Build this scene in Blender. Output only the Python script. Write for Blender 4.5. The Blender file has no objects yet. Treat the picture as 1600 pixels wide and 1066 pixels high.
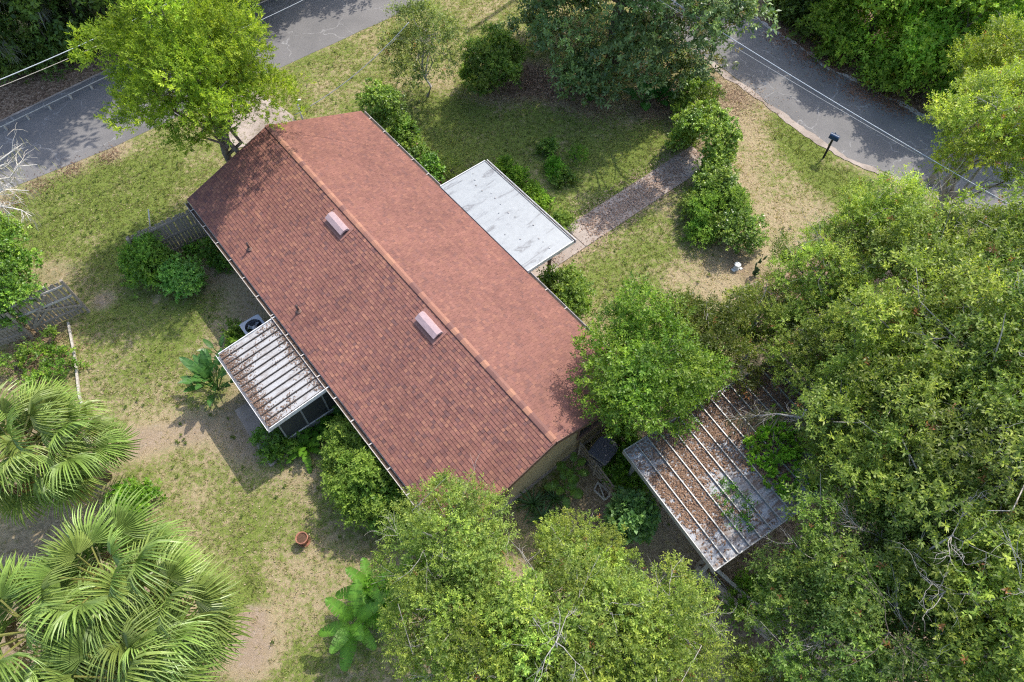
import bpy, bmesh, math, random
import numpy as np
from mathutils import Vector, Matrix

R = math.radians
scene = bpy.context.scene
col = scene.collection

# ------------------------------------------------------------------ camera
cam_d = bpy.data.cameras.new('camera')
cam = bpy.data.objects.new('camera', cam_d)
col.objects.link(cam)
cam.location = (0, 0, 21.04)
cam.rotation_euler = (R(90 - 58.53), 0, 0)
cam_d.sensor_width = 36
cam_d.lens = 24.75
cam_d.clip_end = 2000
scene.camera = cam

# ------------------------------------------------------------------ sky and sun
SUN_AZ, SUN_EL = 49.0, 53.5          # direction to the sun, anticlockwise from +X
world = bpy.data.worlds.new('World')
scene.world = world
world.use_nodes = True
wn = world.node_tree
wn.nodes.clear()
sky = wn.nodes.new('ShaderNodeTexSky')
sky.sky_type = 'NISHITA'
sky.sun_disc = False
sky.sun_elevation = R(SUN_EL)
sky.sun_rotation = R(90 - SUN_AZ)
sky.air_density = 1.0
sky.dust_density = 2.0
bg = wn.nodes.new('ShaderNodeBackground')
bg.inputs['Strength'].default_value = 0.15
wo = wn.nodes.new('ShaderNodeOutputWorld')
wn.links.new(sky.outputs[0], bg.inputs['Color'])
wn.links.new(bg.outputs[0], wo.inputs['Surface'])
sd = bpy.data.lights.new('sun', 'SUN')
sd.energy = 2.0
sd.angle = R(0.53)
sd.color = (1.0, 0.95, 0.87)
sun = bpy.data.objects.new('sun', sd)
col.objects.link(sun)
sdir = Vector((math.cos(R(SUN_AZ)) * math.cos(R(SUN_EL)), math.sin(R(SUN_AZ)) * math.cos(R(SUN_EL)), math.sin(R(SUN_EL))))
sun.rotation_euler = sdir.to_track_quat('Z', 'Y').to_euler()
sun.location = (20, 30, 40)
scene.view_settings.view_transform = 'Standard'
scene.view_settings.look = 'None'
scene.view_settings.gamma = 1
scene.view_settings.exposure = 1.42
scene.render.engine = 'CYCLES'
scene.cycles.max_bounces = 4
scene.cycles.diffuse_bounces = 2
scene.cycles.glossy_bounces = 2
scene.cycles.transmission_bounces = 3
scene.cycles.transparent_max_bounces = 4
scene.cycles.use_denoising = False
scene.cycles.debug_use_spatial_splits = True
scene.cycles.pixel_filter_type = 'BLACKMAN_HARRIS'
scene.cycles.filter_width = 1.2

# ------------------------------------------------------------------ materials
def nodes_of(name):
    m = bpy.data.materials.new(name)
    m.use_nodes = True
    nt = m.node_tree
    return m, nt, nt.nodes['Principled BSDF']

def add(nt, typ, **kw):
    n = nt.nodes.new(typ)
    for k, v in kw.items():
        if k in n.inputs: n.inputs[k].default_value = v
        else: setattr(n, k, v)
    return n

def ramp(nt, fac, stops):
    r = nt.nodes.new('ShaderNodeValToRGB')
    els = r.color_ramp.elements
    while len(els) < len(stops): els.new(0.5)
    for e, (p, c) in zip(els, stops):
        e.position = p
        e.color = (*c, 1) if len(c) == 3 else c
    nt.links.new(fac, r.inputs[0])
    return r.outputs[0]

def mix(nt, fac, a, b, mode='MIX'):
    m = nt.nodes.new('ShaderNodeMix')
    m.data_type = 'RGBA'
    m.blend_type = mode
    for sock, v in ((m.inputs[0], fac), (m.inputs[6], a), (m.inputs[7], b)):
        if isinstance(v, (int, float)): sock.default_value = v
        elif isinstance(v, tuple): sock.default_value = (*v, 1) if len(v) == 3 else v
        else: nt.links.new(v, sock)
    return m.outputs[2]

def noise(nt, scale, detail=4, rough=0.6, coord=None, dist=0.0):
    n = nt.nodes.new('ShaderNodeTexNoise')
    n.inputs['Scale'].default_value = scale
    n.inputs['Detail'].default_value = detail
    n.inputs['Roughness'].default_value = rough
    n.inputs['Distortion'].default_value = dist
    if coord is not None: nt.links.new(coord, n.inputs['Vector'])
    return n.outputs['Fac']

def position(nt):
    return nt.nodes.new('ShaderNodeNewGeometry').outputs['Position']

def objcoord(nt):
    return nt.nodes.new('ShaderNodeTexCoord').outputs['Object']

def bump(nt, bsdf, h, strength=0.5, distance=0.02):
    b = nt.nodes.new('ShaderNodeBump')
    b.inputs['Strength'].default_value = strength
    b.inputs['Distance'].default_value = distance
    nt.links.new(h, b.inputs['Height'])
    nt.links.new(b.outputs[0], bsdf.inputs['Normal'])

def attr(nt, name):
    a = nt.nodes.new('ShaderNodeAttribute')
    a.attribute_name = name
    return a

def leaf_material(name, rough, trans, spec=0.4):
    m, nt, b = nodes_of(name)
    c = attr(nt, 'col').outputs['Color']
    oi = nt.nodes.new('ShaderNodeObjectInfo')
    tint = mix(nt, 1.0, c, oi.outputs['Color'], 'MULTIPLY')
    nt.links.new(tint, b.inputs['Base Color'])
    b.inputs['Roughness'].default_value = rough
    b.inputs['Specular IOR Level'].default_value = spec
    t = nt.nodes.new('ShaderNodeBsdfTranslucent')
    tc = mix(nt, 1.0, tint, (1.35, 1.45, 0.55), 'MULTIPLY')
    nt.links.new(tc, t.inputs['Color'])
    ms = nt.nodes.new('ShaderNodeMixShader')
    ms.inputs[0].default_value = trans
    nt.links.new(b.outputs[0], ms.inputs[1])
    nt.links.new(t.outputs[0], ms.inputs[2])
    out = nt.nodes['Material Output']
    nt.links.new(ms.outputs[0], out.inputs['Surface'])
    return m

def plain(name, c, rough=0.7, metal=0.0, nscale=None, var=0.25, bstr=0.0, spec=0.3):
    m, nt, b = nodes_of(name)
    b.inputs['Roughness'].default_value = rough
    b.inputs['Metallic'].default_value = metal
    b.inputs['Specular IOR Level'].default_value = spec
    if nscale:
        co = objcoord(nt)
        f = noise(nt, nscale, 6, 0.65, co)
        lo = tuple(v * (1 - var) for v in c)
        hi = tuple(min(v * (1 + var), 1) for v in c)
        nt.links.new(ramp(nt, f, [(0.3, lo), (0.7, hi)]), b.inputs['Base Color'])
        if bstr: bump(nt, b, f, bstr, 0.01)
    else:
        b.inputs['Base Color'].default_value = (*c, 1)
    return m

def attr_mat(name, rough=0.85, nscale=40.0, amount=0.35, bstr=0.0, spec=0.2):
    m, nt, b = nodes_of(name)
    c = attr(nt, 'col').outputs['Color']
    f = noise(nt, nscale, 4, 0.7, objcoord(nt))
    sh = ramp(nt, f, [(0.25, (1 - amount,) * 3), (0.75, (1 + amount,) * 3)])
    wx = noise(nt, 0.7, 5, 0.6, objcoord(nt), 0.8)
    wear = ramp(nt, wx, [(0.3, (0.86, 0.86, 0.87)), (0.7, (1.12, 1.11, 1.1))])
    nt.links.new(mix(nt, 1.0, mix(nt, 1.0, c, sh, 'MULTIPLY'), wear, 'MULTIPLY'), b.inputs['Base Color'])
    b.inputs['Roughness'].default_value = rough
    b.inputs['Specular IOR Level'].default_value = spec
    if bstr: bump(nt, b, f, bstr, 0.01)
    return m

M = {}
M['leaf'] = leaf_material('leaf_surface', 0.42, 0.42, 0.25)
M['leaf_glossy'] = leaf_material('glossy_leaf_surface', 0.36, 0.24, 0.38)
M['leaf_soft'] = leaf_material('soft_leaf_surface', 0.6, 0.42, 0.2)
M['moss'] = leaf_material('moss_surface', 0.9, 0.25, 0.1)
M['litter'] = leaf_material('dry_leaf_surface', 0.75, 0.15, 0.2)
M['bark'] = plain('bark', (0.13, 0.105, 0.08), 0.9, 0, 9, 0.5, 0.8)
M['bark_pale'] = plain('pale_bark', (0.34, 0.31, 0.27), 0.9, 0, 14, 0.4, 0.6)
M['bleached'] = plain('bleached_wood', (0.55, 0.50, 0.42), 0.85, 0, 12, 0.3, 0.4)
M['shingle'] = attr_mat('roof_shingle', 0.68, 60.0, 0.28, 0.35, 0.14)
M['stucco'] = plain('tan_wall', (0.40, 0.31, 0.175), 0.9, 0, 18, 0.25, 0.4)
M['fascia'] = plain('fascia_paint', (0.17, 0.10, 0.075), 0.6, 0, 6, 0.2)
M['white_metal'] = plain('white_metal', (0.62, 0.60, 0.57), 0.45, 0, 5, 0.25)
M['gutter'] = plain('gutter_paint', (0.40, 0.36, 0.32), 0.5, 0, 5, 0.25)
M['gutter_in'] = plain('gutter_debris', (0.075, 0.05, 0.035), 0.95, 0, 25, 0.5, 0.5)
M['glass_dark'] = plain('dark_window_glass', (0.02, 0.022, 0.025), 0.08, 0, None, 0, 0, 0.6)
M['screen'] = plain('insect_screen', (0.05, 0.052, 0.05), 0.7, 0, 30, 0.3)
M['alu'] = plain('grey_aluminium', (0.33, 0.33, 0.32), 0.45, 0.2, 8, 0.2)
M['vent'] = plain('vent_metal', (0.36, 0.255, 0.25), 0.5, 0.0, 8, 0.12)
M['pipe'] = plain('vent_pipe', (0.07, 0.045, 0.04), 0.6)
M['wood_grey'] = plain('weathered_wood', (0.29, 0.24, 0.185), 0.9, 0, 16, 0.45, 0.6)
M['wood_pale'] = plain('sun_bleached_wood', (0.42, 0.38, 0.32), 0.9, 0, 16, 0.35, 0.5)
M['terracotta'] = plain('terracotta', (0.30, 0.135, 0.085), 0.85, 0, 14, 0.3, 0.3)
M['soil'] = plain('potting_soil', (0.09, 0.05, 0.03), 1.0, 0, 30, 0.5, 0.6)
M['black'] = plain('black_plastic', (0.018, 0.018, 0.02), 0.5)
M['bin_lid'] = plain('bin_lid', (0.085, 0.085, 0.10), 0.55)
M['bin_grey'] = plain('grey_plastic', (0.36, 0.35, 0.34), 0.6, 0, 6, 0.25)
M['blue'] = plain('blue_paint', (0.016, 0.045, 0.10), 0.35)
M['flag'] = plain('yellow_sticker', (0.55, 0.62, 0.08), 0.5)
M['white'] = plain('white_plastic', (0.55, 0.55, 0.53), 0.5)
M['teal'] = plain('teal_plastic', (0.01, 0.20, 0.24), 0.4)
M['cable_white'] = plain('pale_cable', (0.42, 0.45, 0.47), 0.5)
M['cable_grey'] = plain('grey_cable', (0.30, 0.30, 0.30), 0.5)
M['ac_grey'] = plain('ac_cabinet', (0.42, 0.44, 0.47), 0.45, 0.1, 6, 0.15)
M['ac_dark'] = plain('ac_coil', (0.035, 0.04, 0.05), 0.6)
M['stone'] = plain('grey_stone', (0.33, 0.31, 0.29), 0.9, 0, 6, 0.35, 0.6)
M['brick'] = attr_mat('brick_surface', 0.9, 20, 0.3, 0.4)
M['rib_dark'] = plain('shadowed_rib_metal', (0.040, 0.034, 0.030), 0.6, 0, 10, 0.4)  # patio ribs darkened, their shadow lines put into the metal colour
M['palm_trunk'] = plain('palm_trunk', (0.16, 0.12, 0.085), 0.95, 0, 14, 0.45, 0.8)

def concrete_mat(name, base, dark, stain=0.5):
    m, nt, b = nodes_of(name)
    p = position(nt)
    f1 = noise(nt, 0.9, 6, 0.65, p)
    f2 = noise(nt, 22, 4, 0.7, p)
    c = ramp(nt, f1, [(0.35, dark), (0.62, base)])
    g = ramp(nt, f2, [(0.25, (1 - 0.35 * stain,) * 3), (0.75, (1 + 0.2 * stain,) * 3)])
    nt.links.new(mix(nt, 1, c, g, 'MULTIPLY'), b.inputs['Base Color'])
    b.inputs['Roughness'].default_value = 0.9
    bump(nt, b, f2, 0.3, 0.01)
    return m
M['concrete'] = concrete_mat('concrete', (0.38, 0.315, 0.265), (0.23, 0.185, 0.15))
M['concrete_pale'] = concrete_mat('pale_concrete', (0.50, 0.46, 0.42), (0.36, 0.32, 0.28))

def asphalt_mat():
    m, nt, b = nodes_of('asphalt')
    p = position(nt)
    f1 = noise(nt, 0.35, 5, 0.6, p)
    f2 = noise(nt, 60, 3, 0.8, p)
    f3 = noise(nt, 2.6, 6, 0.7, p, 0.6)
    c = ramp(nt, f1, [(0.3, (0.118, 0.113, 0.110)), (0.7, (0.185, 0.174, 0.166))])
    g = ramp(nt, f2, [(0.2, (0.6, 0.6, 0.6)), (0.8, (1.3, 1.3, 1.3))])
    c = mix(nt, 1, c, g, 'MULTIPLY')
    w = nt.nodes.new('ShaderNodeTexVoronoi')
    w.feature = 'DISTANCE_TO_EDGE'
    w.inputs['Scale'].default_value = 0.42
    wv = nt.nodes.new('ShaderNodeVectorMath'); wv.operation = 'ADD'
    nn = nt.nodes.new('ShaderNodeTexNoise'); nn.inputs['Scale'].default_value = 1.2
    nt.links.new(p, nn.inputs['Vector'])
    nt.links.new(p, wv.inputs[0]); nt.links.new(nn.outputs['Color'], wv.inputs[1])
    nt.links.new(wv.outputs[0], w.inputs['Vector'])
    cr = ramp(nt, w.outputs['Distance'], [(0.0, (1, 1, 1)), (0.012, (0, 0, 0))])
    crk = nt.nodes.new('ShaderNodeMath'); crk.operation = 'MULTIPLY'
    cr2 = ramp(nt, f3, [(0.42, (0, 0, 0)), (0.55, (0.8, 0.8, 0.8))])
    nt.links.new(cr, crk.inputs[0]); nt.links.new(cr2, crk.inputs[1])
    c = mix(nt, crk.outputs[0], c, (0.30, 0.29, 0.28))
    spots = ramp(nt, f3, [(0.60, (0, 0, 0)), (0.70, (0.6, 0.6, 0.6))])
    c = mix(nt, spots, c, (0.10, 0.098, 0.098))
    nt.links.new(c, b.inputs['Base Color'])
    b.inputs['Roughness'].default_value = 0.88
    bump(nt, b, f2, 0.25, 0.008)
    return m
M['asphalt'] = asphalt_mat()

def ground_mat():
    m, nt, b = nodes_of('lawn_and_soil')
    p = position(nt)
    a = attr(nt, 'zone')
    sep = nt.nodes.new('ShaderNodeSeparateColor')
    nt.links.new(a.outputs['Color'], sep.inputs[0])
    gq, dq, lq = sep.outputs[0], sep.outputs[1], sep.outputs[2]
    big = noise(nt, 0.55, 5, 0.6, p)
    mid = noise(nt, 4.6, 6, 0.75, p)
    fine = noise(nt, 15, 6, 0.8, p)
    vfine = noise(nt, 95, 2, 0.8, p)
    def m2(op, x, y):
        n = nt.nodes.new('ShaderNodeMath'); n.operation = op
        for s, v in zip(n.inputs, (x, y)):
            if isinstance(v, (int, float)): s.default_value = v
            else: nt.links.new(v, s)
        return n.outputs[0]
    # greenness threshold broken up by noise
    s = m2('ADD', m2('MULTIPLY', m2('SUBTRACT', mid, 0.5), 2.5), m2('MULTIPLY', m2('SUBTRACT', fine, 0.5), 2.4))
    s = m2('ADD', s, m2('MULTIPLY', m2('SUBTRACT', big, 0.5), 1.4))
    gf = m2('ADD', gq, s)
    gfac = ramp(nt, gf, [(0.28, (0, 0, 0)), (0.72, (1, 1, 1))])
    dry = ramp(nt, fine, [(0.3, (0.22, 0.16, 0.088)), (0.5, (0.36, 0.285, 0.17)), (0.68, (0.52, 0.43, 0.28))])
    green = ramp(nt, fine, [(0.3, (0.055, 0.075, 0.016)), (0.5, (0.150, 0.195, 0.040)), (0.7, (0.27, 0.30, 0.08))])
    c = mix(nt, gfac, dry, green)
    dirt = ramp(nt, mid, [(0.3, (0.25, 0.18, 0.125)), (0.55, (0.34, 0.26, 0.19)), (0.75, (0.43, 0.36, 0.29))])
    df = ramp(nt, m2('ADD', dq, m2('MULTIPLY', s, 0.28)), [(0.30, (0, 0, 0)), (0.58, (0.95, 0.95, 0.95))])
    c = mix(nt, df, c, dirt)
    vo = nt.nodes.new('ShaderNodeTexVoronoi')
    vo.inputs['Scale'].default_value = 14
    vo.inputs['Randomness'].default_value = 1
    nt.links.new(p, vo.inputs['Vector'])
    vs = nt.nodes.new('ShaderNodeSeparateColor')
    nt.links.new(vo.outputs['Color'], vs.inputs[0])
    lit = ramp(nt, vs.outputs[0], [(0.0, (0.10, 0.065, 0.045)), (0.5, (0.19, 0.125, 0.085)), (0.85, (0.30, 0.205, 0.145)), (1.0, (0.40, 0.30, 0.22))])
    lf = ramp(nt, m2('ADD', lq, m2('MULTIPLY', s, 0.3)), [(0.35, (0, 0, 0)), (0.65, (1, 1, 1))])
    c = mix(nt, lf, c, lit)
    vv = ramp(nt, vfine, [(0.25, (0.6, 0.6, 0.6)), (0.75, (1.35, 1.35, 1.35))])
    c = mix(nt, 1, c, vv, 'MULTIPLY')
    nt.links.new(c, b.inputs['Base Color'])
    b.inputs['Roughness'].default_value = 0.95
    b.inputs['Specular IOR Level'].default_value = 0.1
    h = m2('ADD', fine, m2('MULTIPLY', vfine, 0.6))
    bump(nt, b, h, 0.9, 0.04)
    return m
M['ground'] = ground_mat()

def canopy_mat():
    m, nt, b = nodes_of('white_roof_coating')
    co = objcoord(nt)
    mp = nt.nodes.new('ShaderNodeMapping')
    mp.inputs['Scale'].default_value = (1.7, 0.40, 1)
    mp.inputs['Rotation'].default_value = (0, 0, 0.5)
    nt.links.new(co, mp.inputs['Vector'])
    f = noise(nt, 1.5, 6, 0.62, mp.outputs[0], 1.3)
    f2 = noise(nt, 8, 4, 0.6, co)
    c = ramp(nt, f, [(0.36, (0.295, 0.308, 0.304)), (0.55, (0.28, 0.292, 0.29)), (0.60, (0.24, 0.25, 0.25)), (0.645, (0.15, 0.15, 0.15)), (0.68, (0.26, 0.27, 0.27))])
    g = ramp(nt, f2, [(0.3, (0.9, 0.9, 0.9)), (0.7, (1.04, 1.04, 1.04))])
    nt.links.new(mix(nt, 1, c, g, 'MULTIPLY'), b.inputs['Base Color'])
    b.inputs['Roughness'].default_value = 0.42
    return m
M['canopy'] = canopy_mat()

def pan_mat(name, clean, dirty, th):
    m, nt, b = nodes_of(name)
    co = objcoord(nt)
    mp = nt.nodes.new('ShaderNodeMapping')
    mp.inputs['Scale'].default_value = (3.0, 1.0, 1)
    nt.links.new(co, mp.inputs['Vector'])
    f = noise(nt, 2.2, 7, 0.7, mp.outputs[0], 0.5)
    f2 = noise(nt, 30, 3, 0.7, co)
    c = ramp(nt, f, [(th - 0.10, clean), (th, tuple(0.7 * a + 0.3 * d for a, d in zip(clean, dirty))), (th + 0.13, dirty)])
    g = ramp(nt, f2, [(0.3, (0.8, 0.8, 0.8)), (0.7, (1.1, 1.1, 1.1))])
    nt.links.new(mix(nt, 1, c, g, 'MULTIPLY'), b.inputs['Base Color'])
    b.inputs['Roughness'].default_value = 0.6
    return m
M['pan'] = pan_mat('white_pan_metal', (0.37, 0.365, 0.355), (0.22, 0.19, 0.165), 0.54)
M['pan_old'] = pan_mat('old_galvanised_pan', (0.34, 0.36, 0.39), (0.15, 0.11, 0.09), 0.46)

# ------------------------------------------------------------------ mesh helpers
def finish(ob, parent=None):
    col.objects.link(ob)
    if parent is not None: ob.parent = parent
    return ob

def tag(o, label=None, cat=None, group=None, kind=None):
    if label: o['label'] = label
    if cat: o['category'] = cat
    if group: o['group'] = group
    if kind: o['kind'] = kind
    return o

def empty(name, loc, rz=0.0, label=None, cat=None, group=None):
    o = bpy.data.objects.new(name, None)
    o.empty_display_size = 0.3
    col.objects.link(o)
    o.location = (loc[0], loc[1], loc[2] if len(loc) > 2 else 0)
    o.rotation_euler = (0, 0, rz)
    return tag(o, label, cat, group)

def np_mesh(name, V, F, C=None):
    """V (n,3); F (m,k) faces; C per-vertex colours (n,3)."""
    V = np.asarray(V, np.float32); F = np.asarray(F, np.int32)
    me = bpy.data.meshes.new(name)
    n, (m, k) = len(V), F.shape
    me.vertices.add(n); me.vertices.foreach_set('co', V.ravel())
    me.loops.add(m * k); me.loops.foreach_set('vertex_index', F.ravel())
    me.polygons.add(m)
    me.polygons.foreach_set('loop_start', np.arange(0, m * k, k, dtype=np.int32))
    me.polygons.foreach_set('loop_total', np.full(m, k, np.int32))
    if C is not None:
        a = me.attributes.new('col', 'FLOAT_COLOR', 'POINT')
        a.data.foreach_set('color', np.concatenate([C, np.ones((n, 1))], 1).astype(np.float32).ravel())
    me.update(calc_edges=True)
    return me

class MB:
    def __init__(s):
        s.v, s.f, s.c = [], [], []
    def _add(s, vs, fs, c=None):
        o = len(s.v)
        s.v += [tuple(v) for v in vs]
        s.f += [tuple(i + o for i in f) for f in fs]
        if c is not None: s.c += [c] * len(vs)
    def box(s, lo, hi, c=None, mat=None):
        x0, y0, z0 = lo; x1, y1, z1 = hi
        vs = [(x0, y0, z0), (x1, y0, z0), (x1, y1, z0), (x0, y1, z0), (x0, y0, z1), (x1, y0, z1), (x1, y1, z1), (x0, y1, z1)]
        if mat is not None: vs = [tuple(mat @ Vector(v)) for v in vs]
        s._add(vs, [(3, 2, 1, 0), (4, 5, 6, 7), (0, 1, 5, 4), (1, 2, 6, 5), (2, 3, 7, 6), (3, 0, 4, 7)], c)
        return s
    def bar(s, a, b, w, h, c=None):
        a, b = Vector(a), Vector(b); d = b - a
        q = d.to_track_quat('X', 'Z').to_matrix().to_4x4()
        return s.box((0, -w / 2, -h / 2), (d.length, w / 2, h / 2), c, Matrix.Translation(a) @ q)
    def tube(s, pts, rad, n=6, cap=True, c=None):
        pts = [Vector(p) for p in pts]
        if not isinstance(rad, (list, tuple)): rad = [rad] * len(pts)
        vs, fs = [], []
        up = Vector((0, 0, 1))
        for i, p in enumerate(pts):
            d = (pts[min(i + 1, len(pts) - 1)] - pts[max(i - 1, 0)]).normalized()
            a = d.cross(up if abs(d.z) < 0.95 else Vector((1, 0, 0))).normalized()
            b = a.cross(d)
            for j in range(n):
                t = 2 * math.pi * j / n
                vs.append(p + (a * math.cos(t) + b * math.sin(t)) * rad[i])
        for i in range(len(pts) - 1):
            for j in range(n):
                k = (j + 1) % n
                fs.append((i * n + j, i * n + k, (i + 1) * n + k, (i + 1) * n + j))
        if cap:
            fs.append(tuple(range(n))[::-1]); fs.append(tuple(range((len(pts) - 1) * n, len(pts) * n)))
        s._add(vs, fs, c)
        return s
    def lathe(s, prof, n=20, c=(0, 0, 0)):
        vs, fs = [], []
        for r, z in prof:
            for j in range(n):
                t = 2 * math.pi * j / n
                vs.append((c[0] + r * math.cos(t), c[1] + r * math.sin(t), c[2] + z))
        for i in range(len(prof) - 1):
            for j in range(n):
                k = (j + 1) % n
                fs.append((i * n + j, i * n + k, (i + 1) * n + k, (i + 1) * n + j))
        s._add(vs, fs)
        return s
    def poly(s, pts, z0, z1):
        n = len(pts)
        vs = [(p[0], p[1], z0) for p in pts] + [(p[0], p[1], z1) for p in pts]
        fs = [tuple(range(n, 2 * n)), tuple(range(n))[::-1]] + [(i, (i + 1) % n, (i + 1) % n + n, i + n) for i in range(n)]
        s._add(vs, fs)
        return s
    def mesh(s, name, mat, smooth=False, bevel=0):
        me = bpy.data.meshes.new(name)
        me.from_pydata(s.v, [], s.f)
        if s.c:
            a = me.attributes.new('col', 'FLOAT_COLOR', 'POINT')
            a.data.foreach_set('color', [x for c in s.c for x in (*c, 1)])
        me.materials.append(mat)
        bm = bmesh.new(); bm.from_mesh(me)
        bmesh.ops.recalc_face_normals(bm, faces=bm.faces)
        if bevel: bmesh.ops.bevel(bm, geom=bm.edges[:], offset=bevel, segments=1, affect='EDGES')
        bm.to_mesh(me); bm.free()
        if smooth: me.polygons.foreach_set('use_smooth', [True] * len(me.polygons))
        return me
    def build(s, name, mat, parent=None, smooth=False, bevel=0):
        return finish(bpy.data.objects.new(name, s.mesh(name, mat, smooth, bevel)), parent)

def inst(name, me, parent=None, loc=(0, 0, 0), rot=(0, 0, 0), scale=1.0):
    o = bpy.data.objects.new(name, me)
    finish(o, parent)
    o.location = loc; o.rotation_euler = rot
    o.scale = (scale,) * 3 if isinstance(scale, (int, float)) else scale
    return o

def unit(a):
    return a / np.maximum(np.linalg.norm(a, axis=-1, keepdims=True), 1e-9)

# ------------------------------------------------------------------ leaf clouds
def leaf_arrays(P, D, N, L, Wd, C, fold=0.18):
    """One folded four-point leaf per row."""
    S = unit(np.cross(N, D)); N = np.cross(D, S)
    L = L[:, None]; Wd = Wd[:, None]
    mid = P + D * L * 0.48
    V = np.stack([P, mid + S * Wd * 0.5 + N * Wd * fold, P + D * L - N * L * 0.08, mid - S * Wd * 0.5 + N * Wd * fold], 1)
    F = np.arange(len(P) * 4).reshape(-1, 4)
    return V.reshape(-1, 3), F, np.repeat(C, 4, 0)

def sprig_leaves(rng, O, Dr, k, tw, ll, lw, cols, cvar, up=0.55, spread=0.95, clump_tint=None, yellow=0.0, ycol=(0.22, 0.2, 0.03), lscale=None):
    """O sprig origins, Dr sprig directions; k leaves on each."""
    n = len(O)
    a1 = unit(np.cross(Dr, rng.normal(size=(n, 3))))
    a2 = np.cross(Dr, a1)
    t = np.tile(np.linspace(0.15, 1, k), n)
    ang = np.tile(np.arange(k) * 2.399, n) + np.repeat(rng.uniform(0, 6.28, n), k)
    Ok = np.repeat(O, k, 0); Dk = np.repeat(Dr, k, 0)
    rad = np.repeat(a1, k, 0) * np.cos(ang)[:, None] + np.repeat(a2, k, 0) * np.sin(ang)[:, None]
    tl = np.repeat(rng.uniform(0.6, 1.3, n) * tw, k)
    P = Ok + Dk * (t * tl)[:, None]
    D = unit(Dk * (0.35 + 0.5 * t)[:, None] + rad * spread + rng.normal(size=(n * k, 3)) * 0.22)
    N = unit(np.array([0, 0, 1.0]) * up + Dk * 0.45 + rng.normal(size=(n * k, 3)) * 0.42)
    L = ll * rng.uniform(0.7, 1.25, n * k); Wd = lw * rng.uniform(0.75, 1.2, n * k)
    if lscale is not None: L = L * np.repeat(lscale, k); Wd = Wd * np.repeat(lscale, k)
    c = np.asarray(cols, float)
    w = np.repeat(rng.random(n), k)[:, None] * 0.7 + rng.random((n * k, 1)) * 0.3
    C = c[0] * (1 - w) + c[1] * w
    if clump_tint is not None: C = C * np.repeat(clump_tint, k, 0)
    C = C * (1 + rng.normal(size=(n * k, 1)) * cvar)
    if yellow:
        ysel = np.repeat(rng.random(n) < yellow, k)
        C[ysel] = np.asarray(ycol) * (1 + rng.normal(size=(ysel.sum(), 1)) * 0.2)
    return leaf_arrays(P, D, N, L, Wd, np.clip(C, 0.004, 1))

def clump_centres(rng, n, rad, low=-0.35, shell=0.5):
    """Points in an ellipsoid, crowded to its outer upper shell, kept apart."""
    rad = np.asarray(rad, float)
    out = []
    tries = 0
    dmin = 0.95 * (4.2 / n) ** 0.5
    while len(out) < n and tries < 6000:
        tries += 1
        d = rng.normal(size=3); d /= np.linalg.norm(d)
        if d[2] < low: continue
        r = rng.uniform(shell, 0.92)
        p = d * r
        if all(np.linalg.norm(p - q) > dmin * (0.5 + 0.5 * (1 - tries / 6000)) for q in out): out.append(p)
    return np.array(out) * rad

def dome_centres(rng, n, rad, H, z0=0.4, power=2.0, fill=0.62):
    """Clumps of a tree leafed to the ground: widest low down, rounded off at height H."""
    out = []
    for _ in range(4000):
        if len(out) >= n: break
        z = z0 + (H - z0) * rng.random()
        r = (1 - ((z - z0) / (H - z0)) ** power) ** 0.5 * rng.uniform(fill, 1.0)
        t = rng.uniform(0, 6.283)
        q = np.array([rad[0] * r * math.cos(t), rad[1] * r * math.sin(t), z])
        if all(np.linalg.norm(q - o) > 0.62 * (rad[0] * H / n) ** 0.5 for o in out): out.append(q)
    return np.array(out)

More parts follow.
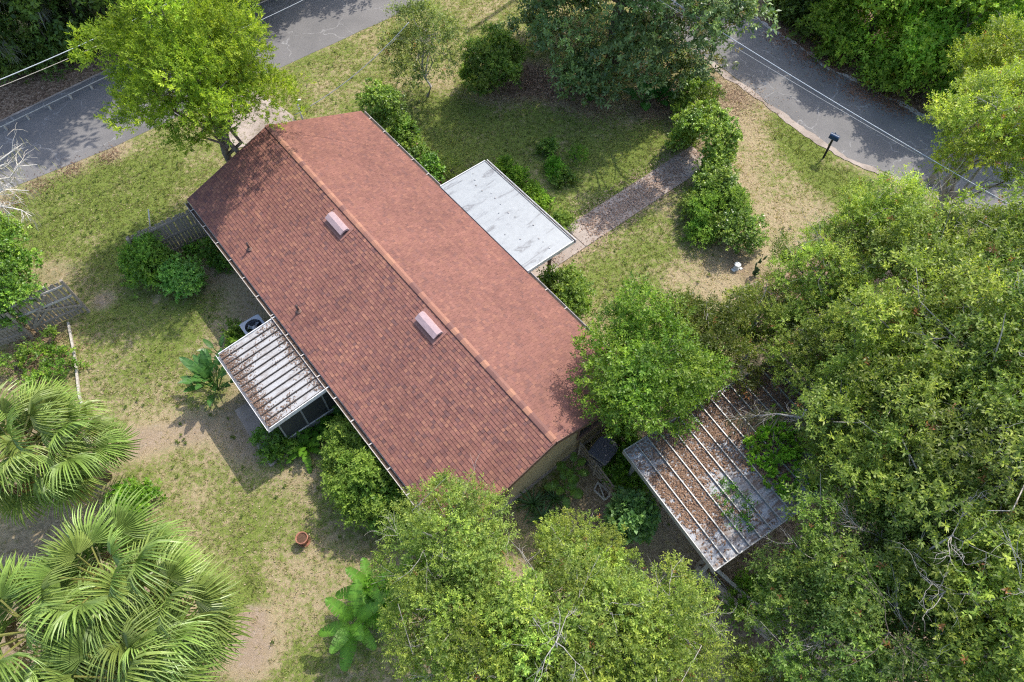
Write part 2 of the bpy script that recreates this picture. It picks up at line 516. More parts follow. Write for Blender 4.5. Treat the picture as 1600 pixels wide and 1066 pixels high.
def crown_mesh(name, seed, rad, n_clump, n_leaf, cfg, low=-0.35, shell=0.5, clump_r=None, centres=None):
    rng = np.random.default_rng(seed)
    rad = np.asarray(rad, float)
    cc = clump_centres(rng, n_clump, rad, low, shell) if centres is None else np.asarray(centres, float)
    n = len(cc)
    clump_r = cfg.get('cr', clump_r)
    cr = (clump_r if clump_r else 1.15 * rad.mean() / n ** 0.42) * rng.uniform(0.55, 1.45, n)
    k = cfg.get('k', 7)
    ms = cfg.get('spray', 6)                      # sprigs in one spray
    nsp = max(int(n_leaf / k / ms), n * 3)
    share = cr ** 2 / (cr ** 2).sum()
    own = rng.choice(n, nsp, p=share)
    d = rng.normal(size=(nsp, 3)); d[:, 2] = np.where(d[:, 2] < -0.1, -d[:, 2] * rng.random(nsp), d[:, 2])
    d = unit(d)
    rr = rng.uniform(0.3, 1.0, nsp) ** 0.5
    flat = cfg.get('flat', 0.75)
    lump = 1 + 0.25 * np.sin(d[:, 0] * 5 + own) * np.sin(d[:, 1] * 5 + own * 1.7) + rng.normal(size=nsp) * 0.16
    O = cc[own] + d * (cr[own] * rr * lump)[:, None] * np.array([1, 1, flat])
    if cfg.get('holes'):
        keep = np.ones(nsp, bool)
        for _ in range(cfg['holes']):
            q = rng.normal(size=3); q /= np.linalg.norm(q); q[2] = abs(q[2])
            keep &= np.linalg.norm(O - q * rad * rng.uniform(0.6, 1.1), axis=1) > rng.uniform(0.18, 0.42) * rad.mean() ** 0.5
        O, d, own, rr = O[keep], d[keep], own[keep], rr[keep]
        nsp = len(O)
    outw = unit(cc[own] / rad + 1e-6)
    Ds = unit(d * 0.7 + outw * 0.5 + np.array([0, 0, cfg.get('rise', 0.35)]) + rng.normal(size=(nsp, 3)) * 0.3)
    rs_ = cfg.get('rs', 0.20) * rng.uniform(0.6, 1.4, nsp)
    tint = (1 + rng.normal(size=(n, 1)) * cfg.get('ctint', 0.12)) * (1 + rng.normal(size=(n, 3)) * 0.03)
    young = rng.random((nsp, 1))
    stint = tint[own] * (0.72 + 0.56 * young) * np.concatenate([1 + 0.18 * (young - 0.5), np.ones((nsp, 1)), 1 - 0.2 * (young - 0.5)], 1)
    lat = rng.normal(size=(nsp * ms, 3))
    Dk = np.repeat(Ds, ms, 0)
    lat = lat - Dk * (lat * Dk).sum(1, keepdims=True) * 0.8
    O2 = np.repeat(O, ms, 0) + lat * np.repeat(rs_, ms)[:, None] * 0.75
    Dr = unit(Dk + lat * 0.45 + np.array([0, 0, 0.1]))
    V, F, C = sprig_leaves(rng, O2, Dr, k, cfg.get('tw', 0.22), cfg['ll'], cfg['lw'], cfg['cols'], cfg.get('cvar', 0.14), cfg.get('up', 0.55), cfg.get('spread', 0.95), np.repeat(stint, ms, 0), cfg.get('yellow', 0.0), cfg.get('ycol', (0.22, 0.2, 0.03)), np.repeat(rng.uniform(0.75, 1.25, nsp), ms))
    me = np_mesh(name, V, F, C)
    me.materials.append(M[cfg.get('mat', 'leaf')])
    return me, cc, cr

def limb_path(rng, a, b, n=5, wob=0.08, arch=0.1):
    a, b = np.asarray(a, float), np.asarray(b, float)
    L = np.linalg.norm(b - a)
    out = []
    for i in range(n):
        t = i / (n - 1)
        p = a * (1 - t) + b * t
        if 0 < i < n - 1: p = p + rng.normal(size=3) * wob * L * 0.5
        p = p + np.array([0, 0, arch * L * math.sin(math.pi * t)])
        out.append(p)
    return out

def wood(rng, base, top, r0, targets, r1=0.03, sides=7, wob=0.06):
    """Trunk from base to top with limbs running out to the targets."""
    mb = MB()
    tr = limb_path(rng, base, top, 6, wob, 0.0)
    mb.tube(tr, [r0 * (1.35 if i == 0 else 1 - 0.55 * i / 5) for i in range(6)], sides + 1)
    for q in targets:
        t = rng.uniform(0.35, 1.0)
        j = t * 5
        i = min(int(j), 4)
        s = tr[i] * (1 - (j - i)) + tr[i + 1] * (j - i)
        rr = r0 * (0.55 - 0.28 * t)
        lp = limb_path(rng, s, q, 5, 0.16, 0.08)
        mb.tube(lp, [max(rr * (1 - 0.82 * i / 4), 0.008) for i in range(5)], 5, cap=False)
        for _ in range(2):
            e = lp[3] + rng.normal(size=3) * 0.35 * np.linalg.norm(lp[4] - lp[0]) * 0.5
            mb.tube(limb_path(rng, lp[2], e, 4, 0.12, 0.05), [rr * 0.3, rr * 0.22, rr * 0.14, 0.006], 4, cap=False)
    return mb

def twig_tree(rng, mb, p, d, L, r, depth, spread=0.75, kids=(3, 5)):
    p = np.asarray(p, float); d = unit(np.asarray(d, float))
    pts = [p]
    q = p
    dd = d.copy()
    for i in range(4):
        dd = unit(dd + rng.normal(size=3) * 0.22)
        q = q + dd * L / 4
        pts.append(q)
    mb.tube(pts, [r * (1 - 0.16 * i) for i in range(5)], 4, cap=False)
    if depth > 0:
        for _ in range(rng.integers(*kids)):
            i = rng.integers(1, 5)
            nd = unit(dd + rng.normal(size=3) * spread)
            twig_tree(rng, mb, pts[i], nd, L * rng.uniform(0.4, 0.7), r * 0.55, depth - 1, spread, kids)

def moss_mesh(name, seed, anchors, n, length, colr=(0.24, 0.26, 0.19)):
    rng = np.random.default_rng(seed)
    A = np.asarray(anchors, float)
    O = A[rng.integers(0, len(A), n)] + rng.normal(size=(n, 3)) * np.array([0.16, 0.16, 0.06])
    D = unit(np.array([0, 0, -1.0]) + rng.normal(size=(n, 3)) * 0.16)
    N = unit(rng.normal(size=(n, 3)) * np.array([1, 1, 0.2]))
    Lh = length * rng.uniform(0.4, 1.2, n)
    C = np.asarray(colr) * (1 + rng.normal(size=(n, 1)) * 0.2)
    V, F, C = leaf_arrays(O, D, N, Lh, Lh * 0.045 + 0.012, np.clip(C, 0.02, 1), 0.3)
    me = np_mesh(name, V, F, C)
    me.materials.append(M['moss'])
    return me

OAK = dict(holes=18, ll=0.088, lw=0.037, k=8, tw=0.23, cols=[(0.112, 0.173, 0.030), (0.335, 0.395, 0.074)], yellow=0.010, ycol=(0.30, 0.13, 0.055), ctint=0.18, up=0.75)
OAK_DARK = dict(OAK, cols=[(0.085, 0.145, 0.028), (0.235, 0.305, 0.058)], yellow=0.012)
GREEN = dict(holes=10, ll=0.095, lw=0.042, k=8, tw=0.26, cols=[(0.085, 0.175, 0.02), (0.24, 0.36, 0.045)], ctint=0.16, up=0.75)
FOREST = dict(ll=0.16, lw=0.085, k=7, tw=0.3, cols=[(0.065, 0.11, 0.025), (0.18, 0.25, 0.05)], rs=0.28, ctint=0.22, up=0.7)
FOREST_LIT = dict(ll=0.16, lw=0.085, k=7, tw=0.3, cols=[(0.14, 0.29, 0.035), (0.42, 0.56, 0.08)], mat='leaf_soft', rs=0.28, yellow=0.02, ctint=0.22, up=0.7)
MAGNOLIA = dict(holes=12, ll=0.17, lw=0.078, k=7, tw=0.26, cols=[(0.075, 0.14, 0.042), (0.24, 0.33, 0.10)], rs=0.25, mat='leaf_glossy', yellow=0.06, ycol=(0.22, 0.18, 0.05), up=0.8, ctint=0.18)
CEDAR = dict(holes=14, ll=0.105, lw=0.036, k=10, tw=0.24, cols=[(0.125, 0.205, 0.02), (0.35, 0.46, 0.05)], mat='leaf_soft', rs=0.16, spray=5, up=0.3, spread=0.6, rise=0.8, ctint=0.16)
SHRUB = dict(rs=0.13, ll=0.10, lw=0.052, k=8, tw=0.2, cols=[(0.085, 0.165, 0.028), (0.25, 0.345, 0.06)], ctint=0.16, up=0.7)
HEDGE = dict(rs=0.13, ll=0.085, lw=0.052, k=8, tw=0.14, cols=[(0.085, 0.17, 0.024), (0.27, 0.38, 0.06)], mat='leaf_glossy', ctint=0.12, up=0.7)
LIME = dict(rs=0.13, ll=0.10, lw=0.048, k=8, tw=0.22, cols=[(0.12, 0.205, 0.03), (0.29, 0.40, 0.07)], mat='leaf_soft', ctint=0.14, up=0.7)

counter = [100]
def next_seed():
    counter[0] += 1
    return counter[0]

def tree(name, label, cat, c, rad, cfg, n_clump, n_leaf, trunk_r=0.14, base=None, group=None, low=-0.35, shell=0.5, bark='bark', limbs=14, clump_r=None, tint=(1, 1, 1), centres=None):
    """c = crown centre in the world; base = (x, y) of the trunk foot."""
    seed = next_seed()
    rng = np.random.default_rng(seed)
    base = base or (c[0], c[1])
    if isinstance(centres, tuple):
        H, z0 = centres[:2]
        extra = centres[2] if len(centres) > 2 else []
        centres = dome_centres(np.random.default_rng(seed + 7), n_clump, rad, H, z0) - np.array([0, 0, c[2]])
        if len(extra): centres = np.concatenate([centres, np.array(extra) - np.array(c)])
    root = empty(name, (base[0], base[1], 0), 0, label, cat, group)
    off = np.array([c[0] - base[0], c[1] - base[1], c[2]])
    me, cc, cr = crown_mesh('crown', seed, rad, n_clump, n_leaf, cfg, low, shell, clump_r, centres)
    cro = inst('crown', me, root, tuple(off))
    cro.color = (*tint, 1)
    if trunk_r:
        pick = rng.permutation(len(cc))[:limbs]
        top = off + np.array([0, 0, rad[2] * 0.25])
        wood(rng, (0, 0, -0.05), top, trunk_r, [off + cc[i] for i in pick]).build('trunk', M[bark], root, True)
    return root, off, cc

def copy_tree(root, c, rz, sc, label, tint=(1, 1, 1), group=None, base_z=0.0):
    """A copy of a tree and its parts; c = (x, y) of the copy's foot."""
    r = root.copy()
    col.objects.link(r)
    r.location = (c[0], c[1], base_z)
    r.rotation_euler = (0, 0, rz)
    r.scale = (sc,) * 3
    r['label'] = label
    if group: r['group'] = group
    for ch in list(root.children):
        k = ch.copy()
        col.objects.link(k)
        k.parent = r
        k.color = (*tint, 1)
    return r

def shrub(name, label, c, rad, cfg, n_clump, n_leaf, group=None, cat='shrub', tint=(1, 1, 1), stems=5, shell=0.35, low=-0.6):
    """A bush whose leaves start near the ground; c = centre of its volume."""
    seed = next_seed()
    rng = np.random.default_rng(seed)
    root = empty(name, (c[0], c[1], 0), 0, label, cat, group)
    off = np.array([0, 0, c[2]])
    me, cc, cr = crown_mesh('foliage', seed, rad, n_clump, n_leaf, cfg, low, shell)
    o = inst('foliage', me, root, tuple(off)); o.color = (*tint, 1)
    mb = MB()
    for i in rng.permutation(len(cc))[:stems]:
        mb.tube(limb_path(rng, rng.normal(size=3) * np.array([0.08, 0.08, 0]), off + cc[i], 4, 0.1, 0), [0.022, 0.018, 0.013, 0.006], 5, cap=False)
    mb.build('stem', M['bark'], root, True)
    return root

# ------------------------------------------------------------------ ground
ZB = []          # (x, y, radius, greenness, dirt, litter, weight)
def zone(p, r, g=0.45, d=0.0, l=0.0, w=1.0): ZB.append((p[0], p[1], r, g, d, l, w))
# front lawn
for p in [(-2.75, 23.62), (-1.07, 22.08), (1.10, 23.62), (2.71, 22.84), (4.95, 23.62), (2.58, 19.91), (4.70, 20.61), (5.63, 22.08), (-2.25, 24.83)]: zone(p, 2.2, 0.72, 0.02, 0.02)
zone((1.04, 20.44), 0.9, 0.40, 0.45, 0.05); zone((1.88, 22.08), 0.9, 0.45, 0.40, 0.05); zone((2.70, 19.91), 0.8, 0.45, 0.35)
for p in [(0.87, 26.75), (1.99, 25.67), (0.00, 26.10), (3.65, 24.83), (5.61, 24.75), (6.79, 25.25), (-1.14, 25.67)]: zone(p, 1.2, 0.15, 0.15, 0.75)
for p in [(-2.87, 26.10), (6.83, 23.23), (6.92, 21.70)]: zone(p, 0.9, 0.30, 0.1, 0.5)
for p in [(4.02, 18.56), (5.89, 19.57), (2.45, 17.27), (1.44, 16.35)]: zone(p, 1.0, 0.25, 0.2, 0.55)
# verge left of the thin tree and by the road
for p in [(-9.54, 26.53), (-7.68, 27.87), (-6.09, 29.75), (-7.98, 25.67), (-6.45, 27.42), (-4.63, 30.73), (-2.43, 29.75), (-1.25, 31.24), (-8.99, 28.80)]: zone(p, 1.6, 0.52, 0.10, 0.0)
zone((-3.20, 26.97), 0.9, 0.35, 0.25, 0.2)
# right verge
for p in [(9.71, 22.45), (9.86, 18.89), (10.25, 24.02), (10.05, 17.27), (10.87, 18.89), (9.02, 19.91), (7.09, 15.45)]: zone(p, 1.3, 0.22, 0.20, 0.05)
for p in [(11.70, 23.62), (12.32, 22.08), (12.79, 20.61), (13.40, 19.91)]: zone(p, 1.0, 0.78, 0, 0)
zone((9.90, 25.25), 1.1, 0.15, 0.1, 0.6); zone((9.39, 26.53), 1.0, 0.2, 0.2, 0.5)
zone((10.64, 21.70), 0.9, 0.42, 0.1, 0); zone((11.33, 19.91), 1.0, 0.45, 0.1, 0)
for p in [(3.87, 16.65), (4.93, 17.59), (5.88, 17.27), (4.76, 15.75), (3.55, 15.45)]: zone(p, 1.3, 0.60, 0.02, 0)
zone((6.42, 15.75), 1.0, 0.35, 0.3, 0); zone((8.42, 16.35), 0.8, 0.1, 0.2, 0.6); zone((7.60, 17.27), 0.7, 0.25, 0.3, 0.25)
# left front
for p in [(-18.70, 18.89), (-17.26, 19.91), (-15.56, 20.26), (-15.38, 17.91), (-14.54, 21.34), (-16.87, 17.91)]: zone(p, 1.6, 0.74, 0.02, 0)
zone((-16.99, 16.04), 0.9, 0.35, 0.45, 0); zone((-16.03, 17.59), 0.35, 0.2, 0.8, 0); zone((-13.21, 22.45), 1.2, 0.45, 0.15, 0.1)
for p in [(-20.35, 19.23), (-19.19, 20.26), (-17.95, 21.26), (-16.61, 22.08)]: zone(p, 0.7, 0.25, 0.2, 0.55)
# back garden
for p in [(-13.78, 14.03), (-13.48, 15.45), (-12.11, 13.76), (-12.37, 12.18), (-10.86, 14.31)]: zone(p, 1.3, 0.68, 0.05, 0)
zone((-14.76, 14.59), 0.5, 0.2, 0.75, 0); zone((-12.84, 14.65), 0.3, 0.2, 0.8, 0); zone((-12.98, 13.62), 0.5, 0.45, 0.45, 0)
for p in [(-9.76, 14.59), (-9.94, 13.22), (-8.84, 12.18), (-11.11, 15.45)]: zone(p, 1.1, 0.25, 0.55, 0.1)
for p in [(-13.92, 12.18), (-12.97, 11.18), (-12.02, 11.67), (-11.23, 12.95)]: zone(p, 1.2, 0.50, 0.02, 0)
for p in [(-12.06, 9.08), (-11.37, 9.19), (-10.57, 9.30), (-10.16, 9.30)]: zone(p, 0.6, 0.15, 0.60, 0.1)
zone((-10.63, 7.89), 0.7, 0.3, 0.35, 0); zone((-9.71, 7.37), 0.45, 0.2, 0.6, 0)
for p in [(-10.10, 8.21), (-8.98, 6.76), (-7.49, 7.17), (-6.83, 6.76), (-8.35, 5.60), (-5.91, 7.17)]: zone(p, 1.2, 0.52, 0.02, 0)
for p in [(-6.70, 4.86), (-5.98, 3.80), (-5.66, 5.41), (-5.03, 4.86)]: zone(p, 0.9, 0.36, 0.22, 0)
zone((-7.38, 4.50), 0.55, 0.85, 0, 0); zone((-7.09, 2.97), 0.8, 0.15, 0.7, 0); zone((-7.28, 3.80), 0.45, 0.2, 0.7, 0)
zone((-5.62, 2.64), 1.0, 0.55, 0.05, 0); zone((-3.37, 5.05), 0.5, 0.2, 0.65, 0.1)
for p in [(-8.84, 9.99), (-8.21, 8.86), (-9.07, 9.08)]: zone(p, 0.9, 0.30, 0.55, 0.05)
zone((-6.84, 8.00), 0.8, 0.25, 0.4, 0)
zone((0.57, 5.79), 1.3, 0.42, 0.2, 0.15); zone((0.58, 6.37), 0.9, 0.25, 0.3, 0.3); zone((0.00, 4.86), 0.8, 0.2, 0.5, 0.1)
# planting beds and woods
for p in [(-16.79, 12.18), (-16.71, 13.22), (-15.65, 11.42), (-16.68, 10.69)]: zone(p, 1.0, 0.40, 0.1, 0.55)
for p in [(-20.68, 27.87), (-22.10, 26.10), (-18.87, 29.75), (-20.94, 25.25), (-22.32, 24.42), (-14.86, 32.27), (-16.74, 29.75)]: zone(p, 2.0, 0.25, 0.1, 0.75)
for p in [(13.39, 29.75), (14.77, 27.87), (16.53, 25.67), (17.42, 24.83), (13.39, 31.24)]: zone(p, 1.4, 0.2, 0.1, 0.8)
for p in [(18.26, 29.75), (22.15, 27.87), (15.81, 32.27)]: zone(p, 3.5, 0.3, 0.0, 0.8)
for p in [(13.33, 12.43), (14.36, 8.86), (10.24, 4.86), (12.46, 3.13), (8.19, 3.98), (10.28, 13.76), (17.63, 15.16), (12.68, 16.04)]: zone(p, 2.6, 0.25, 0.1, 0.7)
for p in [(3.20, 7.78), (4.10, 8.86), (4.10, 6.76), (2.54, 6.76), (4.77, 5.79), (5.07, 5.23)]: zone(p, 1.0, 0.15, 0.35, 0.55)
zone((4.83, 6.37), 0.7, 0.1, 0.85, 0.1); zone((4.34, 7.17), 0.5, 0.1, 0.8, 0.1)
for p in [(-13.78, 4.86), (-11.13, 3.46), (-12.94, 2.48), (-14.62, 8.42)]: zone(p, 2.0, 0.25, 0.2, 0.55)
for p in [(-1.82, 3.98), (0.89, 3.13), (3.59, 3.46)]: zone(p, 1.8, 0.3, 0.2, 0.45)
ZA = np.array(ZB)

def zones_at(X, Y):
    num = np.zeros((len(X), 3)); den = np.full(len(X), 0.12)
    num += np.array([0.48, 0.05, 0.1]) * 0.12
    for x, y, r, g, d, l, w in ZA:
        q = np.exp(-((X - x) ** 2 + (Y - y) ** 2) / (0.55 * r * r)) * w
        num += q[:, None] * np.array([g, d, l]); den += q
    z = num / den[:, None]
    z[:, 0] = (z[:, 0] - 0.48) * 1.45 + 0.55
    return z

def axis(lo, hi, step, far):
    a = list(np.arange(lo, hi + 1e-6, step))
    e, s = [], step
    q = hi
    while q < far:
        s *= 1.6; q += s; e.append(q)
    b, s, q = [], step, lo
    while q > -far:
        s *= 1.6; q -= s; b.append(q)
    return np.array(b[::-1] + a + e)
gx = axis(-28, 28, 0.28, 900); gy = axis(-2, 40, 0.28, 900)
GX, GY = np.meshgrid(gx, gy)
V = np.stack([GX.ravel(), GY.ravel(), np.zeros(GX.size)], 1)
nx = len(gx)
ii = np.arange(len(gy) - 1)[:, None] * nx + np.arange(nx - 1)[None]
ii = ii.ravel()
F = np.stack([ii, ii + 1, ii + nx + 1, ii + nx], 1)
gm = np_mesh('ground', V, F)
za = gm.attributes.new('zone', 'FLOAT_COLOR', 'POINT')
za.data.foreach_set('color', np.concatenate([np.clip(zones_at(V[:, 0], V[:, 1]), 0, 1), np.ones((len(V), 1))], 1).astype(np.float32).ravel())
gm.materials.append(M['ground'])
ground = finish(bpy.data.objects.new('ground', gm))
tag(ground, 'patchy green and straw coloured lawn with bare soil', 'ground', kind='structure')

def strip(name, left, right, z, mat, label, cat, jit=0.05, seed=1, thick=0.0):
    """Sheet between two polylines, resampled, with an uneven edge."""
    rng = random.Random(seed)
    def res(pl, n):
        pl = [Vector((p[0], p[1], 0)) for p in pl]
        d = [0]
        for a, b in zip(pl, pl[1:]): d.append(d[-1] + (b - a).length)
        out = []
        for i in range(n):
            t = d[-1] * i / (n - 1)
            j = max(k for k in range(len(d)) if d[k] <= t + 1e-9); j = min(j, len(pl) - 2)
            out.append(pl[j].lerp(pl[j + 1], (t - d[j]) / max(d[j + 1] - d[j], 1e-6)))
        return out
    n = 120
    A, B = res(left, n), res(right, n)
    vs, fs = [], []
    ja = jb = 0
    for a, b in zip(A, B):
        ja = ja * 0.7 + rng.uniform(-jit, jit); jb = jb * 0.7 + rng.uniform(-jit, jit)
        w = (b - a).normalized()
        a2, b2 = a + w * ja, b + w * jb
        vs += [(a2.x, a2.y, z), (b2.x, b2.y, z)]
    for i in range(n - 1): fs.append((2 * i, 2 * i + 1, 2 * i + 3, 2 * i + 2))
    mb = MB(); mb._add(vs, fs)
    o = mb.build(name, mat)
    return tag(o, label, cat, kind='structure')

strip('road', [(-60, -11.0), (-22.17, 24.02), (-18.59, 27.33), (-14.52, 30.73), (-2.0, 41.5), (20, 60)], [(-50, -8.0), (-30, 13.5), (-20.61, 19.91), (-16.51, 22.65), (-10.59, 27.64), (-5.04, 32.0), (4.0, 39.5), (24, 56)], 0.008, M['asphalt'], 'sun-bleached asphalt street behind the tall yellow-green cedar', 'road', 0.06, 3)
strip('road', [(2.0, 44.0), (12.1, 30.98), (14.66, 27.42), (17.86, 24.42), (24.0, 19.6), (50, 2)], [(-2.0, 42.0), (5.6, 33.0), (9.19, 28.1), (12.19, 24.02), (13.88, 21.89), (18.65, 18.72), (48, -3)], 0.013, M['asphalt'], 'dark asphalt road running past the mailbox', 'road', 0.07, 4)
strip('road_edging', [(7.6, 30.3), (9.19, 28.1), (12.19, 24.02), (13.88, 21.89), (18.65, 18.72), (26, 13.6)], [(7.4, 30.18), (9.0, 27.93), (12.0, 23.85), (13.74, 21.73), (18.53, 18.53), (25.9, 13.42)], 0.020, M['concrete'], 'narrow pale concrete edge of the road by the mailbox', 'kerb', 0.06, 5)
strip('road_edging', [(10.6, 33.2), (12.2, 31.06), (14.76, 27.5), (17.96, 24.5), (24.0, 19.75)], [(10.5, 33.15), (12.08, 30.95), (14.63, 27.38), (17.82, 24.36), (23.9, 19.58)], 0.020, M['concrete_pale'], 'broken pale edge of the road beside the woods', 'kerb', 0.10, 6)
strip('road_edging', [(-22.3, 23.95), (-18.66, 27.4), (-14.58, 30.8), (-8, 36.4)], [(-22.22, 23.86), (-18.58, 27.31), (-14.5, 30.71), (-7.92, 36.3)], 0.020, M['concrete'], 'thin white painted line along the far side of the street', 'road line', 0.015, 7)
driveway = MB().poly([(-11.53, 22.38), (-8.83, 23.38), (-9.60, 24.42), (-12.01, 26.62), (-14.07, 24.91)], -0.02, 0.03).build('driveway', M['concrete'])
tag(driveway, 'grey concrete driveway between the cedar and the gable end', 'driveway', kind='structure')

# ------------------------------------------------------------------ house frame of reference
HX, HY, HYAW = -8.683, 19.580, R(-50.886)
def house_pt(u, v, z=0.0):
    c, s = math.cos(HYAW), math.sin(HYAW)
    return (HX + u * c - v * s, HY + u * s + v * c, z)
RL, HW, RISE, RIDGE = 15.6, 3.64, 1.326, 3.713
EAVE = RIDGE - RISE
house = empty('house', (HX, HY, 0), HYAW, 'long single-storey tan house with red-brown shingled gable roof', 'house')

def panel_walls():
    u0, u1, v0, v1 = 0.45, 15.15, -3.12, 3.12
    zt = EAVE - 0.02
    def zr(v): return RIDGE - 0.10 - abs(v) / HW * RISE
    t = 0.16
    for v, s in ((v0, 1), (v1, -1)):
        MB().box((u0, min(v, v + s * t), 0), (u1, max(v, v + s * t), zr(v0) - 0.02)).build('wall', M['stucco'], house)
    for u, s in ((u0, 1), (u1, -1)):
        ua, ub = sorted((u, u + s * t))
        prof = [(v0 + t + 0.001, 0), (v1 - t - 0.001, 0), (v1 - t - 0.001, zr(v1) + 0.02), (0, zr(0)), (v0 + t + 0.001, zr(v0) + 0.02)]
        mb = MB()
        vs = [(ua - 0.002 if s > 0 else ua, a, b) for a, b in prof] + [(ub if s > 0 else ub + 0.002, a, b) for a, b in prof]
        n = len(prof)
        mb._add(vs, [tuple(range(n)), tuple(range(n, 2 * n))] + [(i, (i + 1) % n, (i + 1) % n + n, i + n) for i in range(n)])
        mb.build('wall', M['stucco'], house)
panel_walls()
# gable windows seen under the rake
for (va, vb, za_, zb_) in ((1.45, 2.55, 1.15, 2.05), (-2.2, -1.35, 1.2, 2.0)):
    w = MB().box((15.155, va, za_), (15.18, vb, zb_)).build('window', M['glass_dark'], house)
    fr = MB()
    for a, b in (((15.18, va - 0.05, zb_), (15.21, vb + 0.05, zb_ + 0.06)), ((15.18, va - 0.07, za_ - 0.07), (15.24, vb + 0.07, za_)), ((15.18, va - 0.05, za_), (15.21, va, zb_)), ((15.18, vb, za_), (15.21, vb + 0.05, zb_)), ((15.18, (va + vb) / 2 - 0.02, za_), (15.20, (va + vb) / 2 + 0.02, zb_))):
        fr.box(a, b)
    fr.build('frame', M['fascia'], w)
# foundation strip
MB().box((0.40, -3.17, 0), (15.2, 3.17, 0.12)).build('foundation', M['concrete'], house)

# roof
roof = MB()
def slope_pt(u, s, d, h=0.0):
    """d = distance down the slope from the ridge; h = height off the deck, along its normal."""
    sl = math.hypot(HW, RISE)
    cy, sz = HW / sl, RISE / sl
    return (u, s * (d * cy + h * sz), RIDGE - d * sz + h * cy)
SL = math.hypot(HW, RISE)
deck = MB()
for s in (1, -1):
    a = [slope_pt(0, s, 0, -0.03), slope_pt(RL, s, 0, -0.03), slope_pt(RL, s, SL, -0.03), slope_pt(0, s, SL, -0.03)]
    b = [slope_pt(0, s, 0, -0.12), slope_pt(RL, s, 0, -0.12), slope_pt(RL, s, SL, -0.12), slope_pt(0, s, SL, -0.12)]
    deck._add(a + b, [(0, 1, 2, 3), (4, 5, 6, 7), (0, 1, 5, 4), (1, 2, 6, 5), (2, 3, 7, 6), (3, 0, 4, 7)])
roof = deck.build('roof', M['fascia'], house)

def shingle_field(s, seed):
    rng = random.Random(seed)
    mb = MB()
    nc = 35
    ex = SL / nc
    pal = [(0.250, 0.113, 0.084), (0.232, 0.103, 0.079), (0.268, 0.126, 0.090), (0.212, 0.093, 0.075), (0.290, 0.138, 0.094), (0.185, 0.088, 0.076), (0.250, 0.113, 0.084), (0.242, 0.108, 0.081), (0.258, 0.119, 0.087)]
    soft = 0.40 if s > 0 else 0.75
    mean = (0.246, 0.113, 0.085)
    for i in range(nc):
        d0, d1 = i * ex, (i + 1) * ex
        u = -0.01 - rng.uniform(0, 0.1) * (i % 2)
        while u < RL + 0.01:
            w = rng.choice((0.10, 0.115, 0.13, 0.15, 0.095))
            a, b = max(u, -0.012), min(u + w - 0.004, RL + 0.012)
            if b - a > 0.02:
                c = rng.choice(pal)
                if rng.random() < 0.07: c = (0.150, 0.080, 0.073)
                if rng.random() < 0.07: c = (0.335, 0.158, 0.102)
                k = rng.uniform(0.9, 1.1)
                c = tuple((m0 + (x - m0) * soft) * k * 0.80 for x, m0 in zip(c, mean))
                h = 0.012 + rng.choice((0, 0, 0.005))
                vs = [slope_pt(a, s, d0, 0.0), slope_pt(b, s, d0, 0.0), slope_pt(b, s, d1, h), slope_pt(a, s, d1, h), slope_pt(b, s, d1, -0.032), slope_pt(a, s, d1, -0.032), slope_pt(a, s, d0, -0.032), slope_pt(b, s, d0, -0.032)]
                fs = [(0, 1, 2, 3), (3, 2, 4, 5), (0, 3, 5, 6), (1, 7, 4, 2)] if s < 0 else [(3, 2, 1, 0), (5, 4, 2, 3), (6, 5, 3, 0), (2, 4, 7, 1)]
                mb._add(vs, fs, c)
            u += w
    me = bpy.data.meshes.new('shingles')
    me.from_pydata(mb.v, [], mb.f)
    at = me.attributes.new('col', 'FLOAT_COLOR', 'POINT')
    at.data.foreach_set('color', [x for c in mb.c for x in (*c, 1)])
    me.materials.append(M['shingle'])
    o = finish(bpy.data.objects.new('shingles', me), house)
    o['kind'] = 'stuff'
    o['label'] = 'red-brown shingle courses on the slope ' + ('towards the front lawn' if s > 0 else 'towards the back garden')
shingle_field(1, 11)
shingle_field(-1, 12)

rng0 = random.Random(5)
caps = []
for tone in ((0.33, 0.165, 0.105), (0.28, 0.135, 0.092), (0.18, 0.09, 0.072), (0.30, 0.148, 0.098), (0.235, 0.115, 0.085)):
    mb = MB()
    ln = 0.285
    vs, fs = [], []
    for u, h in ((0, 0.024), (ln, 0.008)):
        for dd, s in ((0.095, -1), (0.05, -1), (0.0, 1), (0.05, 1), (0.095, 1)):
            p = slope_pt(u, s, dd, h + (0.006 if dd < 0.1 else 0))
            vs.append((p[0], p[1], p[2] - RIDGE))
    for i in range(4): fs.append((i, i + 1, i + 6, i + 5))
    n0 = len(vs)
    vs += [(x, y, z - 0.022) for x, y, z in vs[:5]]
    for i in range(4): fs.append((i + n0, i + 1 + n0, i + 1, i))
    mb._add(vs, fs, tone)
    caps.append(mb.mesh('ridge_cap', M['shingle']))
u = -0.01
while u < RL - 0.2:
    inst('ridge_cap', rng0.choice(caps), house, (u, 0, RIDGE + 0.012))
    u += 0.235

